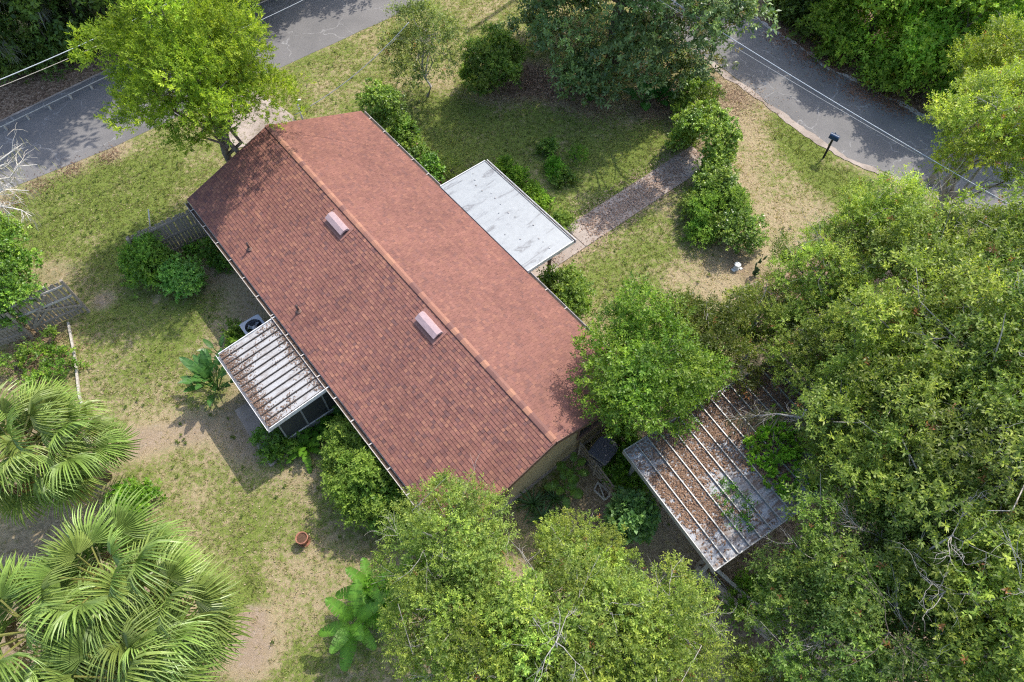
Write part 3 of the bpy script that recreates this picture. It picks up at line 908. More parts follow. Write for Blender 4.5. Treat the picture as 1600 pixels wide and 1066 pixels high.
# gutters, drip edges, fascia
for s in (1, -1):
    y0 = s * (HW + 0.02)
    zt = EAVE - 0.045
    mb = MB()
    prof = [(0.0, 0.02), (0.0, -0.09), (0.085, -0.09), (0.115, 0.0), (0.128, 0.0), (0.096, -0.102), (-0.012, -0.102), (-0.012, 0.02)]
    vs = [(uu, y0 + s * a, zt + b) for uu in (0.02, RL - 0.02) for a, b in prof]
    n = len(prof)
    mb._add(vs, [(i, (i + 1) % n, (i + 1) % n + n, i + n) for i in range(n)] + [tuple(range(n)), tuple(range(n, 2 * n))])
    g = mb.build('gutter', M['gutter'], house)
    MB().box((0.05, min(y0 + s * 0.004, y0 + s * 0.09), zt - 0.08), (RL - 0.05, max(y0 + s * 0.004, y0 + s * 0.09), zt - 0.045)).build('leaf_debris', M['gutter_in'], g)
    k = 0.5
    while k < RL:
        MB().box((k, min(y0, y0 + s * 0.12), zt + 0.003), (k + 0.035, max(y0, y0 + s * 0.12), zt + 0.010)).build('hanger', M['gutter'], g)
        k += 0.95
for uu, sg in ((0, -1), (RL, 1)):
    for s in (1, -1):
        mb = MB()
        a, b = slope_pt(uu + sg * 0.018, s, 0.02, -0.085), slope_pt(uu + sg * 0.018, s, SL - 0.02, -0.085)
        mb.bar(a, b, 0.022, 0.17)
        mb.build('rake_board', M['fascia'], house)

# hooded roof vents and pipes
def roof_vent(u, v):
    d = abs(v) * SL / HW
    mb = MB()
    pts = [(-0.50, 0.0), (0.50, 0.0)]
    prof = [(-0.15, 0.02), (-0.12, 0.15), (0.02, 0.19), (0.19, 0.145), (0.19, 0.10), (0.0, 0.12)]
    vs = []
    for x in (-0.47, 0.47):
        for dd, h in prof: vs.append(slope_pt(u + x, -1, d + dd, h))
    n = len(prof)
    mb._add(vs, [(i, i + 1, i + 1 + n, i + n) for i in range(n - 1)] + [tuple(range(n)), tuple(range(n, 2 * n))])
    ve = mb.build('roof_vent', M['vent'], house)
    vs = [slope_pt(u + x, -1, d + dd, h) for x in (-0.44, 0.44) for dd, h in ((-0.1, 0.02), (0.14, 0.02), (0.14, 0.115), (-0.1, 0.115))]
    mb = MB(); mb._add(vs, [(0, 1, 2, 3), (4, 5, 6, 7), (0, 1, 5, 4), (1, 2, 6, 5), (2, 3, 7, 6), (3, 0, 4, 7)])
    mb.build('throat', M['black'], ve)
    vs = [slope_pt(u + x, -1, d + dd, h) for h in (0.018, 0.026) for x, dd in ((-0.56, -0.26), (0.56, -0.26), (0.56, 0.32), (-0.56, 0.32))]
    mb = MB(); mb._add(vs, [(0, 1, 2, 3), (4, 5, 6, 7), (0, 1, 5, 4), (1, 2, 6, 5), (2, 3, 7, 6), (3, 0, 4, 7)])
    mb.build('flashing', M['shingle_plain'] if 'shingle_plain' in M else M['fascia'], ve)
M['shingle_plain'] = plain('flashing_metal', (0.24, 0.115, 0.09), 0.7, 0, 30, 0.3)
roof_vent(5.4, -0.42); roof_vent(10.45, -0.40)
def vent_pipe(u, v):
    z = RIDGE - abs(v) / HW * RISE
    p = MB().tube([(u, v, z - 0.05), (u, v, z + 0.34)], 0.035, 10).build('vent_pipe', M['pipe'], house, True)
    MB().lathe([(0.10, z + 0.03), (0.07, z + 0.06), (0.045, z + 0.10), (0.036, z + 0.10)], 12, (u, v, 0)).build('flashing', M['fascia'], p)
vent_pipe(3.62, -3.02); vent_pipe(6.84, -3.02)
# service mast on the far gable
mast = MB().tube([(-0.15, 1.35, 2.2), (-0.15, 1.35, 3.9), (-0.15, 1.42, 4.0), (-0.16, 1.5, 3.95)], 0.03, 8).build('service_mast', M['white_metal'], house, True)
# back door and small windows of the back wall
for (ua, ub, za_, zb_) in ((1.6, 2.6, 1.0, 2.0), (11.2, 12.4, 1.0, 2.0), (13.2, 14.2, 1.0, 2.0)):
    w = MB().box((ua, -3.15, za_), (ub, -3.125, zb_)).build('window', M['glass_dark'], house)
    MB().box((ua - 0.06, -3.19, za_ - 0.06), (ub + 0.06, -3.15, za_)).box((ua - 0.06, -3.18, zb_), (ub + 0.06, -3.15, zb_ + 0.05)).build('frame', M['white_metal'], w)
for (ua, ub, za_, zb_) in ((1.8, 3.4, 0.8, 2.0), (11.6, 13.6, 0.8, 2.0)):
    w = MB().box((ua, 3.125, za_), (ub, 3.15, zb_)).build('window', M['glass_dark'], house)
    MB().box((ua - 0.06, 3.15, za_ - 0.06), (ub + 0.06, 3.19, za_)).box((ua - 0.06, 3.15, zb_), (ub + 0.06, 3.18, zb_ + 0.05)).build('frame', M['white_metal'], w)
dr = MB().box((8.1, 3.125, 0.12), (9.0, 3.16, 2.1)).build('door', M['fascia'], house)
MB().lathe([(0.0, 0), (0.035, 0.0), (0.035, 0.05), (0.0, 0.06)], 10, (8.9, 3.18, 1.05)).build('handle', M['alu'], dr)

# ------------------------------------------------------------------ front entrance canopy
fc = empty('entrance_canopy', house_pt(7.62, 4.65), HYAW, 'flat white entrance canopy on posts beside the red roof', 'canopy')
cz = 2.42
MB().box((-2.43, -0.98, cz - 0.10), (2.43, 1.02, cz)).build('roof_slab', M['canopy'], fc, bevel=0.006)
for x in (-2.46, 2.433):
    MB().box((x, -0.98, cz - 0.12), (x + 0.027, 1.05, cz + 0.035)).build('edge_trim', M['white_metal'], fc)
gm_ = MB()
gm_.box((-2.46, 1.053, cz - 0.13), (2.46, 1.063, cz + 0.02)).box((-2.46, 1.063, cz - 0.13), (2.46, 1.15, cz - 0.12)).box((-2.46, 1.15, cz - 0.13), (2.46, 1.165, cz + 0.01))
gm_.build('gutter', M['white_metal'], fc)
MB().box((-2.44, 1.065, cz - 0.118), (2.44, 1.148, cz - 0.07)).build('leaf_debris', M['gutter_in'], fc)
for x in (-1.95, 1.95):
    MB().box((x - 0.05, 0.42, 0.0), (x + 0.05, 0.52, cz - 0.102)).build('post', M['fascia'], fc, bevel=0.006)
    MB().box((x - 0.09, 0.38, 0.0), (x + 0.09, 0.56, 0.04)).build('post_base', M['concrete'], fc)
MB().box((-2.40, 0.40, cz - 0.24), (2.40, 0.54, cz - 0.102)).build('beam', M['fascia'], fc)
rng0 = random.Random(9)
for i in range(16):
    x = -2.2 + i * 0.29 + rng0.uniform(-0.06, 0.06); y = rng0.choice((0.18, 0.1, 0.25)) + rng0.uniform(-0.08, 0.08)
    if rng0.random() < 0.25: y = rng0.uniform(-0.7, 0.8)
    sz = rng0.uniform(0.018, 0.04)
    MB().lathe([(0.0, 0.03), (sz * 0.6, 0.028), (sz, 0.0)], 9, (x, y, cz)).build('fastener_cap', M['alu'] if sz < 0.032 else M['stone'], fc)
porch = MB().poly([house_pt(5.3, 3.16), house_pt(10.0, 3.16), house_pt(10.0, 5.9), house_pt(5.3, 5.9)], 0, 0.05).build('porch_slab', M['concrete'])
tag(porch, 'pinkish concrete porch floor under the white entrance canopy', 'porch', kind='structure')

# ------------------------------------------------------------------ patio cover and screened room
pc = empty('patio_cover', house_pt(7.92, -4.68), HYAW, 'white ribbed metal patio cover strewn with dead leaves', 'patio cover')
PX0, PX1, PY0, PY1 = -1.60, 1.62, -1.03, 1.02
def pz(y): return 2.12 + (y - PY0) / (PY1 - PY0) * 0.16
NP = 13
pw = (PX1 - PX0) / NP
for i in range(NP):
    a, b = PX0 + i * pw, PX0 + (i + 1) * pw
    mb = MB()
    vs = [(x, y, pz(y) + h) for h in (0.0, -0.012) for x, y in ((a, PY0), (b - 0.03, PY0), (b - 0.03, PY1), (a, PY1))]
    mb._add(vs, [(0, 1, 2, 3), (7, 6, 5, 4), (0, 4, 5, 1), (1, 5, 6, 2), (2, 6, 7, 3), (3, 7, 4, 0)])
    mb.build('panel', M['pan'], pc)
    mb = MB()
    vs = [(x, y, pz(y) + h) for h in (0.045, -0.01) for x, y in ((b - 0.029, PY0), (b - 0.001, PY0), (b - 0.001, PY1), (b - 0.029, PY1))]
    mb._add(vs, [(0, 1, 2, 3), (7, 6, 5, 4), (0, 4, 5, 1), (1, 5, 6, 2), (2, 6, 7, 3), (3, 7, 4, 0)])
    mb.build('rib', M['rib_dark'], pc)
mb = MB().box((PX0 - 0.03, PY0 - 0.09, 1.99), (PX1 + 0.03, PY0 - 0.075, 2.14)).box((PX0 - 0.03, PY0 - 0.075, 1.99), (PX1 + 0.03, PY0 - 0.003, 2.0))
mb.build('front_gutter', M['white_metal'], pc)
for x in (PX0 - 0.028, PX1 + 0.003):
    mb = MB()
    vs = [(xx, y, pz(y) + h) for xx in (x, x + 0.025) for y, h in ((PY0, -0.12), (PY1, -0.12), (PY1, 0.05), (PY0, 0.05))]
    mb._add(vs, [(0, 1, 2, 3), (4, 5, 6, 7), (0, 1, 5, 4), (1, 2, 6, 5), (2, 3, 7, 6), (3, 0, 4, 7)])
    mb.build('side_trim', M['white_metal'], pc)
sr = empty('screened_room', house_pt(7.9, -4.35), HYAW, 'dark screened room under the ribbed patio cover', 'screened room')
def screen_wall(a, b, zt, nm, parent):
    a, b = Vector(a), Vector(b)
    d = (b - a); L = d.length; d.normalize()
    MB().bar((a.x, a.y, 0.22), (b.x, b.y, 0.22), 0.05, 0.44).build('kick_panel', M['alu'], parent)
    MB().bar((a.x, a.y, 0.445 + (zt - 0.445) / 2), (b.x, b.y, 0.445 + (zt - 0.445) / 2), 0.008, zt - 0.447).build('screen_mesh', M['screen'], parent)
    MB().bar((a.x, a.y, 0.46), (b.x, b.y, 0.46), 0.07, 0.03).build('rail', M['white_metal'], parent)
    for i in range(nm + 1):
        p = a + d * (L * i / nm)
        MB().box((p.x - 0.025, p.y - 0.025, 0.476), (p.x + 0.025, p.y + 0.025, zt)).build('mullion', M['alu'], parent)
screen_wall((1.32, -1.10, 0), (1.32, 1.2, 0), 2.02, 3, sr)
screen_wall((-1.4, -1.13, 0), (0.45, -1.13, 0), 2.02, 2, sr)
screen_wall((-1.45, -1.10, 0), (-1.45, 1.2, 0), 2.02, 3, sr)
MB().box((0.5, -1.15, 0.02), (1.27, -1.11, 2.0)).build('door', M['black'], sr)
MB().box((-1.5, -1.18, -0.02), (1.4, 1.22, 0.016)).build('floor_slab', M['concrete'], sr)
step = MB().poly([house_pt(8.3, -6.35), house_pt(9.5, -6.35), house_pt(9.5, -5.55), house_pt(8.3, -5.55)], 0, 0.06).build('stepping_slab', M['concrete'], bevel=0.01)
tag(step, 'square grey concrete slab at the patio corner', 'slab', kind='structure')
step2 = MB().poly([house_pt(7.0, -6.3), house_pt(8.27, -6.35), house_pt(8.27, -5.7), house_pt(7.0, -5.6)], 0, 0.045).build('stepping_slab', M['concrete'], bevel=0.01)
tag(step2, 'leaf-covered grey slab beside the large leaved clump', 'slab', kind='structure')

# ------------------------------------------------------------------ air conditioner
ac = empty('air_conditioner', (-8.86, 13.03), HYAW, 'grey air conditioning unit with round fan beside the patio cover', 'air conditioner')
S = 0.37
for a, b in (((-S, -S, 0.06), (-S + 0.04, S, 0.70)), ((S - 0.04, -S, 0.06), (S, S, 0.70)), ((-S + 0.041, -S, 0.06), (S - 0.041, -S + 0.04, 0.70)), ((-S + 0.041, S - 0.04, 0.06), (S - 0.041, S, 0.70))):
    MB().box(a, b).build('side_grille', M['ac_grey'], ac)
mb = MB()
n = 28
vs, fs = [], []
for j in range(n):
    t = 2 * math.pi * j / n
    c, s = math.cos(t), math.sin(t)
    m_ = max(abs(c), abs(s))
    vs += [(c * 0.29, s * 0.29, 0.725), (c / m_ * S, s / m_ * S, 0.725), (c * 0.29, s * 0.29, 0.702), (c / m_ * S, s / m_ * S, 0.702)]
for j in range(n):
    k = (j + 1) % n
    fs += [(4 * j, 4 * j + 1, 4 * k + 1, 4 * k), (4 * j + 2, 4 * k + 2, 4 * k + 3, 4 * j + 3), (4 * j, 4 * k, 4 * k + 2, 4 * j + 2), (4 * j + 1, 4 * j + 3, 4 * k + 3, 4 * k + 1)]
mb._add(vs, fs); mb.build('top_cover', M['ac_grey'], ac)
mb = MB()
for r in (0.07, 0.13, 0.19, 0.25, 0.285):
    mb.tube([(r * math.cos(t * math.pi / 12), r * math.sin(t * math.pi / 12), 0.73) for t in range(25)], 0.005, 4, cap=False)
for t in range(8):
    mb.tube([(0.05 * math.cos(t * math.pi / 4), 0.05 * math.sin(t * math.pi / 4), 0.735), (0.29 * math.cos(t * math.pi / 4), 0.29 * math.sin(t * math.pi / 4), 0.73)], 0.005, 4)
mb.build('fan_guard', M['ac_dark'], ac)
fan = MB().lathe([(0.0, 0.66), (0.08, 0.655), (0.09, 0.58), (0.0, 0.58)], 14).build('fan_hub', M['white_metal'], ac, True)
for k in range(4):
    t = k * math.pi / 2 + 0.4
    mb = MB()
    c, s = math.cos(t), math.sin(t); c2, s2 = math.cos(t + 0.6), math.sin(t + 0.6)
    mb._add([(c * 0.08, s * 0.08, 0.63), (c * 0.26, s * 0.26, 0.64), (c2 * 0.26, s2 * 0.26, 0.58), (c2 * 0.08, s2 * 0.08, 0.59)], [(0, 1, 2, 3)])
    mb.build('fan_blade', M['ac_grey'], fan)
MB().box((-S + 0.045, -S + 0.045, 0.3), (S - 0.045, S - 0.045, 0.32)).build('coil', M['ac_dark'], ac)
MB().box((-0.45, -0.45, 0), (0.45, 0.45, 0.058)).build('pad', M['concrete'], ac)

# ------------------------------------------------------------------ carport
CPY = HYAW + R(-7.0)
cp = empty('carport', house_pt(18.95, 4.25), CPY, 'old ribbed metal carport roof covered in brown leaves and vines', 'carport')
CZ = 2.5
CU0, CU1, CV0, CV1 = -1.93, 1.93, -2.78, 3.05
NC = 15
cw = (CV1 - CV0) / NC
for i in range(NC):
    a, b = CV0 + i * cw, CV0 + (i + 1) * cw
    MB().box((CU0, a, CZ - 0.012), (CU1, b - 0.03, CZ)).build('panel', M['pan_old'], cp)
    MB().box((CU0, b - 0.029, CZ - 0.01), (CU1, b - 0.001, CZ + 0.065)).build('rib', M['alu'], cp)
MB().box((CU0 - 0.03, CV0 - 0.03, CZ - 0.14), (CU0 - 0.002, CV1 + 0.03, CZ + 0.07)).build('edge_trim', M['alu'], cp)
MB().box((CU1 + 0.002, CV0 - 0.03, CZ - 0.14), (CU1 + 0.03, CV1 + 0.03, CZ + 0.03)).build('edge_trim', M['alu'], cp)
MB().box((CU0 - 0.03, CV0 - 0.06, CZ - 0.14), (CU1 + 0.03, CV0 - 0.032, CZ + 0.07)).build('edge_trim', M['alu'], cp)
for x in (CU0 + 0.25, CU1 - 0.25):
    for y in (CV0 + 0.3, 0.2, CV1 - 0.3):
        MB().box((x - 0.05, y - 0.05, 0), (x + 0.05, y + 0.05, CZ - 0.014)).build('post', M['alu'], cp)

# leaf litter on roofs and paving
def litter(name, label, n, sampler, size=0.07, parent=None, cols=((0.12, 0.065, 0.04), (0.28, 0.165, 0.10)), seed=3, lift=0.012):
    rng = np.random.default_rng(seed)
    P = sampler(rng, n)
    n = len(P)
    P = P + np.array([0, 0, lift]) + np.abs(rng.normal(size=(n, 3))) * np.array([0, 0, 0.006])
    t = rng.uniform(0, 6.28, n)
    D = unit(np.stack([np.cos(t), np.sin(t), rng.normal(size=n) * 0.25], 1))
    N = unit(np.array([0, 0, 1.0]) + rng.normal(size=(n, 3)) * 0.35)
    L = size * rng.uniform(0.6, 1.3, n)
    w = rng.random((n, 1))
    C = np.asarray(cols[0]) * (1 - w) + np.asarray(cols[1]) * w
    V, F, C = leaf_arrays(P, D, N, L, L * 0.5, C)
    me = np_mesh(name, V, F, C)
    me.materials.append(M['litter'])
    o = finish(bpy.data.objects.new(name, me), parent)
    o['kind'] = 'stuff'
    if parent is None: tag(o, label, 'leaf litter')
    return o

def patchy(P, rng, scale, th, seed):
    """Keep points where a few overlapping waves are high: uneven drifts."""
    g = np.random.default_rng(seed)
    s = np.zeros(len(P))
    for _ in range(7):
        k = g.normal(size=2) * scale; ph = g.uniform(0, 6.28)
        s += np.sin(P[:, 0] * k[0] + P[:, 1] * k[1] + ph)
    return s + rng.normal(size=len(P)) * 0.8 > th

def on_carport(rng, n):
    P = np.stack([rng.uniform(CU0 + 0.03, CU1 - 0.03, n), rng.uniform(CV0 + 0.05, CV1, n), np.full(n, CZ)], 1)
    keep = patchy(P, rng, 1.6, -1.4, 4)
    edge = (P[:, 0] > 1.25 + 0.35 * np.sin(P[:, 1] * 5)) | ((P[:, 1] < -2.0) & (P[:, 0] < -0.9))
    keep &= ~(edge & (rng.random(n) < 0.86))
    P = P[keep]
    c, s = math.cos(CPY), math.sin(CPY)
    o = house_pt(18.95, 4.25)
    return np.stack([o[0] + P[:, 0] * c - P[:, 1] * s, o[1] + P[:, 0] * s + P[:, 1] * c, P[:, 2]], 1)
litter('leaf_litter', 'brown dead leaves lying between the ribs of the old carport roof', 30000, on_carport, 0.075, cols=((0.15, 0.088, 0.058), (0.35, 0.225, 0.15)), seed=21)
def on_patio(rng, n):
    x = rng.uniform(PX0 + 0.02, PX1 - 0.05, n)
    y = np.concatenate([PY0 + np.abs(rng.normal(size=n // 3)) * 0.22, PY1 - np.abs(rng.normal(size=n // 4)) * 0.2, rng.uniform(PY0, PY1, n - n // 3 - n // 4)])
    y = np.clip(y, PY0 + 0.01, PY1 - 0.01)
    P = np.stack([x, y, 2.12 + (y - PY0) / (PY1 - PY0) * 0.16], 1)
    i = np.arange(n)
    keep = np.where(i < n // 3 + n // 4, True, patchy(P, rng, 3.5, 2.6, 8))
    P = P[keep]
    c, s = math.cos(HYAW), math.sin(HYAW); o = house_pt(7.92, -4.68)
    return np.stack([o[0] + P[:, 0] * c - P[:, 1] * s, o[1] + P[:, 0] * s + P[:, 1] * c, P[:, 2]], 1)
litter('leaf_litter', 'dead leaves piled along the edges of the white patio cover', 5200, on_patio, 0.06, cols=((0.12, 0.075, 0.052), (0.27, 0.18, 0.13)), seed=22)

# ------------------------------------------------------------------ front walk
walk = empty('front_walk', house_pt(8.6, 5.9), HYAW)
tag(walk, 'concrete front walk scattered with brown leaves', 'path', kind='structure')
for i in range(6):
    MB().box((-0.62, 0.03 + i * 1.42, -0.05), (0.60, 0.03 + i * 1.42 + 1.405, 0.035 + 0.006 * (i % 3))).build('slab', M['concrete'], walk, bevel=0.008)
def on_walk(rng, n):
    u = rng.normal(size=n) * 0.45 + 8.6; v = rng.uniform(5.0, 15.2, n)
    P = np.stack([u, v, np.full(n, 0.045)], 1)
    P = P[patchy(P, rng, 1.4, -1.6, 5)]
    c, s = math.cos(HYAW), math.sin(HYAW)
    return np.stack([HX + P[:, 0] * c - P[:, 1] * s, HY + P[:, 0] * s + P[:, 1] * c, P[:, 2]], 1)
litter('leaf_litter', 'brown leaves scattered along the concrete front walk', 8000, on_walk, 0.07, cols=((0.20, 0.125, 0.09), (0.46, 0.33, 0.25)), seed=23)
def on_ground(spots):
    def f(rng, n):
        k = rng.integers(0, len(spots), n)
        a = np.array(spots)[k]
        P = np.stack([a[:, 0] + rng.normal(size=n) * a[:, 2], a[:, 1] + rng.normal(size=n) * a[:, 2], np.full(n, 0.015)], 1)
        return P
    return f
litter('leaf_litter', 'carpet of fallen leaves under the dark magnolia', 7000, on_ground([(*(0.87, 26.53), 0.7), (*(2.28, 25.67), 0.7), (*(3.93, 24.83), 0.6), (*(5.88, 24.63), 0.6), (*(7.02, 24.83), 0.6), (*(-0.29, 26.10), 0.7), (*(9.90, 25.25), 0.7)]), 0.065, cols=((0.11, 0.065, 0.045), (0.30, 0.19, 0.13)), seed=24)
litter('leaf_litter', 'fallen leaves and twigs in the planting bed by the wooden gate', 2500, on_ground([(*(-16.67, 13.09), 0.5), (*(-15.90, 12.18), 0.6), (*(-16.61, 11.67), 0.7)]), 0.065, cols=((0.16, 0.09, 0.05), (0.42, 0.29, 0.18)), seed=25)
litter('leaf_litter', 'reddish leaves along the road edge beside the woods', 4500, on_ground([(*(12.93, 29.75), 0.45), (*(13.74, 28.56), 0.45), (*(14.66, 27.42), 0.45), (*(15.50, 26.10), 0.4), (*(16.92, 25.04), 0.4), (*(16.24, 25.67), 0.4)]), 0.065, cols=((0.18, 0.08, 0.045), (0.38, 0.21, 0.13)), seed=26)
litter('leaf_litter', 'dark leaf drift along the kerb side of the cedar lawn', 1300, on_ground([(*(-19.87, 19.29), 0.35), (*(-19.16, 20.19), 0.35), (*(-18.15, 21.05), 0.35), (*(-16.82, 21.89), 0.3)]), 0.065, cols=((0.10, 0.06, 0.04), (0.26, 0.16, 0.11)), seed=27)
litter('leaf_litter', 'pale dry leaves on the verge beside the hedge arch', 4000, on_ground([(*(10.18, 23.62), 0.9), (*(9.52, 21.34), 0.8), (*(10.11, 18.89), 0.9), (*(9.97, 25.67), 0.7), (*(7.51, 16.65), 0.8)]), 0.05, cols=((0.30, 0.20, 0.12), (0.52, 0.40, 0.27)), seed=28)

def on_lawn(rng, n):
    P = np.stack([rng.uniform(-18, 1, n), rng.uniform(2, 20, n), np.full(n, 0.02)], 1)
    c, si = math.cos(-HYAW), math.sin(-HYAW)
    u = (P[:, 0] - HX) * c - (P[:, 1] - HY) * si; v = (P[:, 0] - HX) * si + (P[:, 1] - HY) * c
    ok = (v < -3.3) & ~((u > 6.2) & (u < 9.7) & (v > -5.9)) & patchy(P, rng, 0.9, -0.5, 6)
    return P[ok]
litter('leaf_litter', 'single dry leaves strewn over the back lawn', 5200, on_lawn, 0.06, cols=((0.20, 0.13, 0.08), (0.50, 0.40, 0.28)), seed=29)
# grass blades on the lawns
def grass():
    rng = np.random.default_rng(77)
    n = 150000
    X = rng.uniform(-24, 17, n); Y = rng.uniform(1.5, 33, n)
    z = zones_at(X, Y)
    g = np.random.default_rng(3)
    s = np.zeros(n)
    for _ in range(9):
        k = g.normal(size=2) * 2.2; s += np.sin(X * k[0] + Y * k[1] + g.uniform(0, 6.28))
    c, si = math.cos(-HYAW), math.sin(-HYAW)
    u = (X - HX) * c - (Y - HY) * si; v = (X - HX) * si + (Y - HY) * c
    inh = (u > 0.3) & (u < 15.3) & (np.abs(v) < 3.2)
    walkm = (u > 7.9) & (u < 9.3) & (v > 3) & (v < 17)
    slab = (u > 5.3) & (u < 10.0) & (v > 3) & (v < 5.95)
    room = (u > 6.3) & (u < 9.6) & (v < -3) & (v > -5.7)
    road = ((Y - 22.65) * 0.765 - (X + 16.51) * 0.644 > -0.1) & (X < -2)
    road2 = ((X - 12.19) * 0.79 + (Y - 24.02) * 0.61 > -0.35)
    keep = (rng.random(n) < (z[:, 0] * 1.2 + 0.1 * s / 3) * (1 - z[:, 2]) * (1 - z[:, 1])) & ~inh & ~walkm & ~slab & ~room & ~road & ~road2
    X, Y, z = X[keep], Y[keep], z[keep]
    n = len(X)
    k = 4
    P = np.repeat(np.stack([X, Y, np.zeros(n)], 1), k, 0) + rng.normal(size=(n * k, 3)) * np.array([0.03, 0.03, 0])
    D = unit(np.array([0, 0, 0.75]) + rng.normal(size=(n * k, 3)) * np.array([0.7, 0.7, 0.1]))
    S = unit(np.cross(D, rng.normal(size=(n * k, 3))))
    L = rng.uniform(0.05, 0.14, n * k)[:, None]
    V = np.stack([P - S * 0.011, P + S * 0.011, P + D * L], 1).reshape(-1, 3)
    w = np.clip(np.repeat(z[:, :1], k, 0) * 0.9 + rng.normal(size=(n * k, 1)) * 0.28, 0, 1)
    C = np.array([0.46, 0.38, 0.23]) * (1 - w) + np.array([0.14, 0.185, 0.04]) * w
    me = np_mesh('grass', V, np.arange(n * k * 3).reshape(-1, 3), np.repeat(C, 3, 0))
    me.materials.append(M['leaf_soft'])
    tag(finish(bpy.data.objects.new('grass', me)), 'short green and straw grass blades across the lawns', 'grass', kind='stuff')
grass()

# low broad-leaved weeds scattered through the lawns
def weeds():
    rng = np.random.default_rng(91)
    n = 1900
    X = rng.uniform(-19, 12, n); Y = rng.uniform(2.5, 29, n)
    z = zones_at(X, Y)
    P = np.stack([X, Y, np.full(n, 0.02)], 1)
    c, si = math.cos(-HYAW), math.sin(-HYAW)
    u = (X - HX) * c - (Y - HY) * si; v = (X - HX) * si + (Y - HY) * c
    ok = patchy(P, rng, 1.3, 0.8, 14) & (z[:, 2] < 0.35) & ~((u > -0.2) & (u < 16) & (np.abs(v) < 4.0)) & ~((u > 7.8) & (u < 9.4) & (v > 3)) & ~((u > 5.2) & (u < 10.1) & (v > 3) & (v < 6)) & ~((u > 6.2) & (u < 9.7) & (v < -3) & (v > -6.5))
    ok &= ~(((Y - 22.65) * 0.765 - (X + 16.51) * 0.644 > -0.2) & (X < -2)) & ~((X - 12.19) * 0.79 + (Y - 24.02) * 0.61 > -0.5)
    P = P[ok]
    D = unit(np.array([0, 0, 1.0]) + rng.normal(size=P.shape) * 0.3)
    V, F, C = sprig_leaves(rng, P, D, 9, 0.05, 0.085, 0.035, [(0.055, 0.10, 0.02), (0.16, 0.21, 0.04)], 0.2, 0.9, 1.3)
    me = np_mesh('lawn_weeds', V, F, C)
    me.materials.append(M['leaf_soft'])
    tag(finish(bpy.data.objects.new('lawn_weeds', me)), 'small dark green weeds dotted through the lawns', 'weeds', kind='stuff')
weeds()

# ------------------------------------------------------------------ fences
def picket_fence(name, label, a, b, h, group=None, step=0.125, w=0.105, lean=0.0, seed=1, rails=(0.35, 1.0, 1.6), rail_side=-1, skip=0.0, pale=()):
    """Boards stand side by side from a to b; rails on one face."""
    rng = random.Random(seed)
    a, b = Vector((a[0], a[1], 0)), Vector((b[0], b[1], 0))
    d = b - a
    root = empty(name, (a.x, a.y, 0), math.atan2(d.y, d.x), label, 'fence', group)
    n = int(d.length / step)
    base = [MB().box((0, -0.009, 0), (w, 0.009, h * k)).mesh('picket', M['wood_grey'], bevel=0.003) for k in (1.0, 0.985, 0.965)]
    for i in range(n):
        if rng.random() < skip: continue
        inst('picket', rng.choice(base), root, (i * step, rng.uniform(-0.004, 0.004), rng.uniform(0.01, 0.05)), (lean, rng.uniform(-0.015, 0.015), 0))
    for k, z in enumerate(rails):
        z = z * h / 1.8
        MB().box((-0.05, rail_side * 0.035 - 0.02, z - 0.045), (d.length + 0.05, rail_side * 0.035 + 0.02, z + 0.045)).build('rail', M['wood_pale'] if k in pale else M['wood_grey'], root, bevel=0.004)
    k = 0.0
    while k <= d.length + 0.01:
        MB().box((k - 0.045, rail_side * 0.105 - 0.045, 0), (k + 0.045, rail_side * 0.105 + 0.045, h * 1.02)).build('post', M['wood_grey'], root, bevel=0.005)
        k += max(d.length / max(round(d.length / 2.2), 1), 0.5)
    return root

picket_fence('picket_fence', 'weathered picket fence between the house and the vine-covered shrub', (-13.61, 16.10), (-11.10, 17.84), 1.75, seed=4, rails=(0.3, 1.0, 1.65), rail_side=-1)
picket_fence('picket_fence', 'low shaded wooden fence left of the leaning gate', (-20.5, 11.45), (-16.86, 13.11), 1.5, seed=5, rails=(0.35, 0.9, 1.4), rail_side=-1)
# the gate: a board panel with two cross braces, leaning open
gp, gq = Vector((*(-16.76, 13.22), 0)), Vector((*(-15.24, 14.14), 0))
gd = gq - gp
gate = empty('wooden_gate', gp, math.atan2(gd.y, gd.x), 'leaning weathered wooden gate with crossed braces', 'gate')
GL, GH = gd.length, 1.78
pm = [MB().box((0, -0.010, 0), (0.098, 0.010, GH * k)).mesh('picket', M['wood_grey'], bevel=0.003) for k in (1.0, 0.975, 0.99)]
for i in range(int(GL / 0.13)):
    inst('picket', pm[i % 3], gate, (i * 0.13, 0, 0.03 + 0.012 * (i % 4)), (0, 0.01 * math.sin(i * 2.1), 0))
for z, m_ in ((1.62, 'wood_pale'), (1.05, 'wood_pale'), (0.35, 'wood_grey')):
    MB().box((-0.03, -0.055, z - 0.04), (GL + 0.03, -0.012, z + 0.04)).build('rail', M[m_], gate, bevel=0.004)
for a, b in (((0.1, -0.075, 0.4), (GL * 0.62, -0.075, 1.58)), ((GL * 0.30, -0.095, 1.05), (GL + 0.05, -0.095, 0.48)), ((0.05, -0.08, 0.30), (GL * 0.55, -0.08, 1.02))):
    MB().bar(a, b, 0.035, 0.08).build('brace', M['wood_grey'], gate, bevel=0.004)
MB().box((GL - 0.02, -0.1, 0), (GL + 0.07, 0.0, 1.9)).build('post', M['wood_grey'], gate, bevel=0.005)
# rail left standing by the vine fence
ps = MB().tube([(*(-13.41, 16.90), 0.3), (*(-13.29, 17.11), 1.2), (*(-13.23, 17.46), 1.7)], [0.03, 0.028, 0.024], 6).build('leaning_stick', M['bleached'], None, True)
tag(ps, 'pale bare stick leaning against the vine-covered fence', 'stick')
